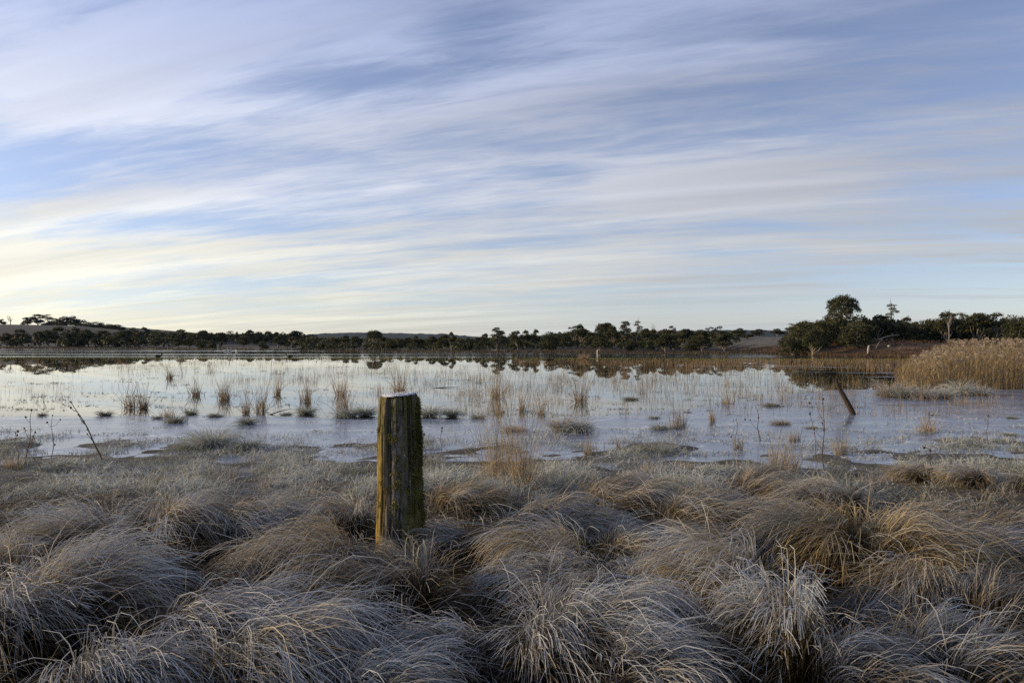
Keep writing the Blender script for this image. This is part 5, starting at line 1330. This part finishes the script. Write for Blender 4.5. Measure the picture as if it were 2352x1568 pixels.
for i, a in enumerate([
 (235, 1062, -68, 138, 3, 12, 'thick dead weed leaning left with clustered seed heads at the shore', .009),
 (58, 1068, 18, 128, 5, 7, 'tall branching dead weed at the left shore above the yellow tufts', .005),
 (118, 1060, 4, 112, 2, 4, 'thin upright dead weed between the branching weed and the leaning one', .0045),
 (40, 1066, -4, 78, 2, 2, 'short dead weed rising from the yellow tufts at the left edge', .004),
 (100, 1085, -60, 95, 1, 1, 'bare dead stalk slanting left across the branching weed', .003),
 (1745, 1012, -6, 72, 1, 4, 'knobbly dead weed in ice right of centre', .0065),
 (1690, 1030, 2, 70, 3, 4, 'dead weed rising from the small orange tuft', .004),
 (1893, 1085, -2, 170, 6, 6, 'tallest dead weed on the right, below the leaning stake', .0055),
 (1880, 1060, -22, 140, 2, 3, 'thin dead weed with round heads left of the leaning stake', .0035),
 (2150, 1115, -18, 85, 4, 3, 'dark forked weed stem beside the small straw shore tussock', .005),
 (2178, 1118, 2, 60, 1, 5, 'short knobbly weed right of the dark forked stem', .005),
 (2270, 1020, -2, 70, 2, 3, 'thin dead weed standing in ice near the right edge', .004),
 (2128, 1000, 6, 55, 1, 2, 'bent stem in the pale wispy clump below the hummocks', .004),
 (1345, 1085, 2, 50, 1, 1, 'short bare stalk in the turf below the straw tuft', .004),
 (975, 1075, 0, 78, 1, 1, 'thin dark stalk close to the right of the post', .0035),
 (1012, 1050, 2, 66, 2, 2, 'second thin stalk right of the post', .003),
]): weed(*a[:7], 2000 + i, a[7])

# a rimed nodding stalk in the dark hollow at lower left
def nodding():
    D = 4.2; x = wx(480, D); z0 = float(gz(x, D))
    root = link('nodding_stalk', None, loc=(x, D, z0), label='rimed bent stalk with a pale round nodding head over the dark hollow', cat='dead weed')
    q = lambda u, v: np.array([wx(u, D) - x, 0, wz(v, D) - z0])
    g = Geo(); P = np.array([q(480, 1460), q(470, 1385), q(455, 1345), q(425, 1325), q(395, 1317), q(372, 1316), q(362, 1322)]); P[:, 1] += np.linspace(0, -.06, 7)
    tube(g, P, [.0045, .004, .0035, .003, .0025, .0022, .002], 6); link('stem', g.mesh('stem', M['paleseed'], True), parent=root)
    g = Geo(); blob(g, P[-1] + [-.003, 0, -.006], (.013, .013, .011), 3, 12, 8, .12); link('seed_head', g.mesh('seed_head', M['paleseed'], True), parent=root)
    g = Geo(); P2 = np.array([q(378, 1440), q(395, 1385), q(412, 1340), q(432, 1328)]); P2[:, 1] -= .05
    tube(g, P2, [.003, .0028, .0025, .002], 6); link('stem', g.mesh('stem', M['paleseed'], True), parent=root)
    g = Geo(); blob(g, P2[-1], (.012, .009, .006), 5, 10, 7, .2); link('seed_head', g.mesh('seed_head', M['paleseed'], True), parent=root)
nodding()

# pale arching stalks standing out of the tussocks
for (pts, D, lab) in (
    ([(2172, 1420), (2180, 1365), (2200, 1335), (2228, 1326), (2255, 1345), (2272, 1385), (2280, 1430)], 3.75, 'pale arching stalk over the dark tussock at lower right'),
    ([(740, 1520), (762, 1478), (800, 1464), (840, 1464), (872, 1474), (886, 1482)], 3.35, 'pale arching stalk at bottom left of the post, low over the hollow'),
    ([(2120, 1500), (2100, 1420), (2085, 1370), (2072, 1346)], 3.7, 'straight pale stalk leaning left at lower right'),
    ([(858, 1568), (868, 1530), (884, 1510), (880, 1560)], 3.15, 'short hooked pale stalk at the bottom edge under the post'),
    ([(268, 1320), (262, 1290), (255, 1262)], 4.4, 'stiff upright stalk in front of the dark hollow at left')):
    P = np.array([[wx(u, D), D, wz(v, D)] for u, v in pts]); t = np.linspace(0, 1, len(P)); tt = np.linspace(0, 1, 24)
    P = np.stack([np.interp(tt, t, P[:, k]) for k in range(3)], -1)
    for _ in range(3): P[1:-1] = (P[:-2] + 2 * P[1:-1] + P[2:]) / 4
    P[:, 1] += .05 * np.sin(tt * 3); z0 = float(gz(P[0, 0], P[0, 1])); low = np.array([P[0, 0], P[0, 1], z0])
    P = np.concatenate([low[None] * .999, P]) - low
    g = Geo(); tube(g, P, np.linspace(.0030, .0014, len(P)), 6)
    link('arching_stalk', g.mesh('arching_stalk', M['paleseed'], True), loc=low, label=lab, cat='grass stalk', group='pale stalks above the tussocks')

# ------------------------------------------------------------------ haze
def build_haze():
    g = Geo()
    x0, x1, y0, y1, z0, z1 = -4400, 4400, -90, 4500, -3.0, 70
    V = [(x0, y0, z0), (x1, y0, z0), (x1, y1, z0), (x0, y1, z0), (x0, y0, z1), (x1, y0, z1), (x1, y1, z1), (x0, y1, z1)]
    g.add(V, q=[(0, 3, 2, 1), (4, 5, 6, 7), (0, 1, 5, 4), (1, 2, 6, 5), (2, 3, 7, 6), (3, 0, 4, 7)])
    m, N, L = mat_new('haze'); out = N.new('ShaderNodeOutputMaterial'); pv = N.new('ShaderNodeVolumePrincipled')
    pv.inputs['Color'].default_value = (0.28, 0.50, 1.0, 1); pv.inputs['Density'].default_value = 2.6e-5; pv.inputs['Anisotropy'].default_value = 0.0
    L.new(pv.outputs[0], out.inputs['Volume'])
    link('haze', g.mesh('haze', m), kind='stuff')
HAZE = True
if HAZE: build_haze()
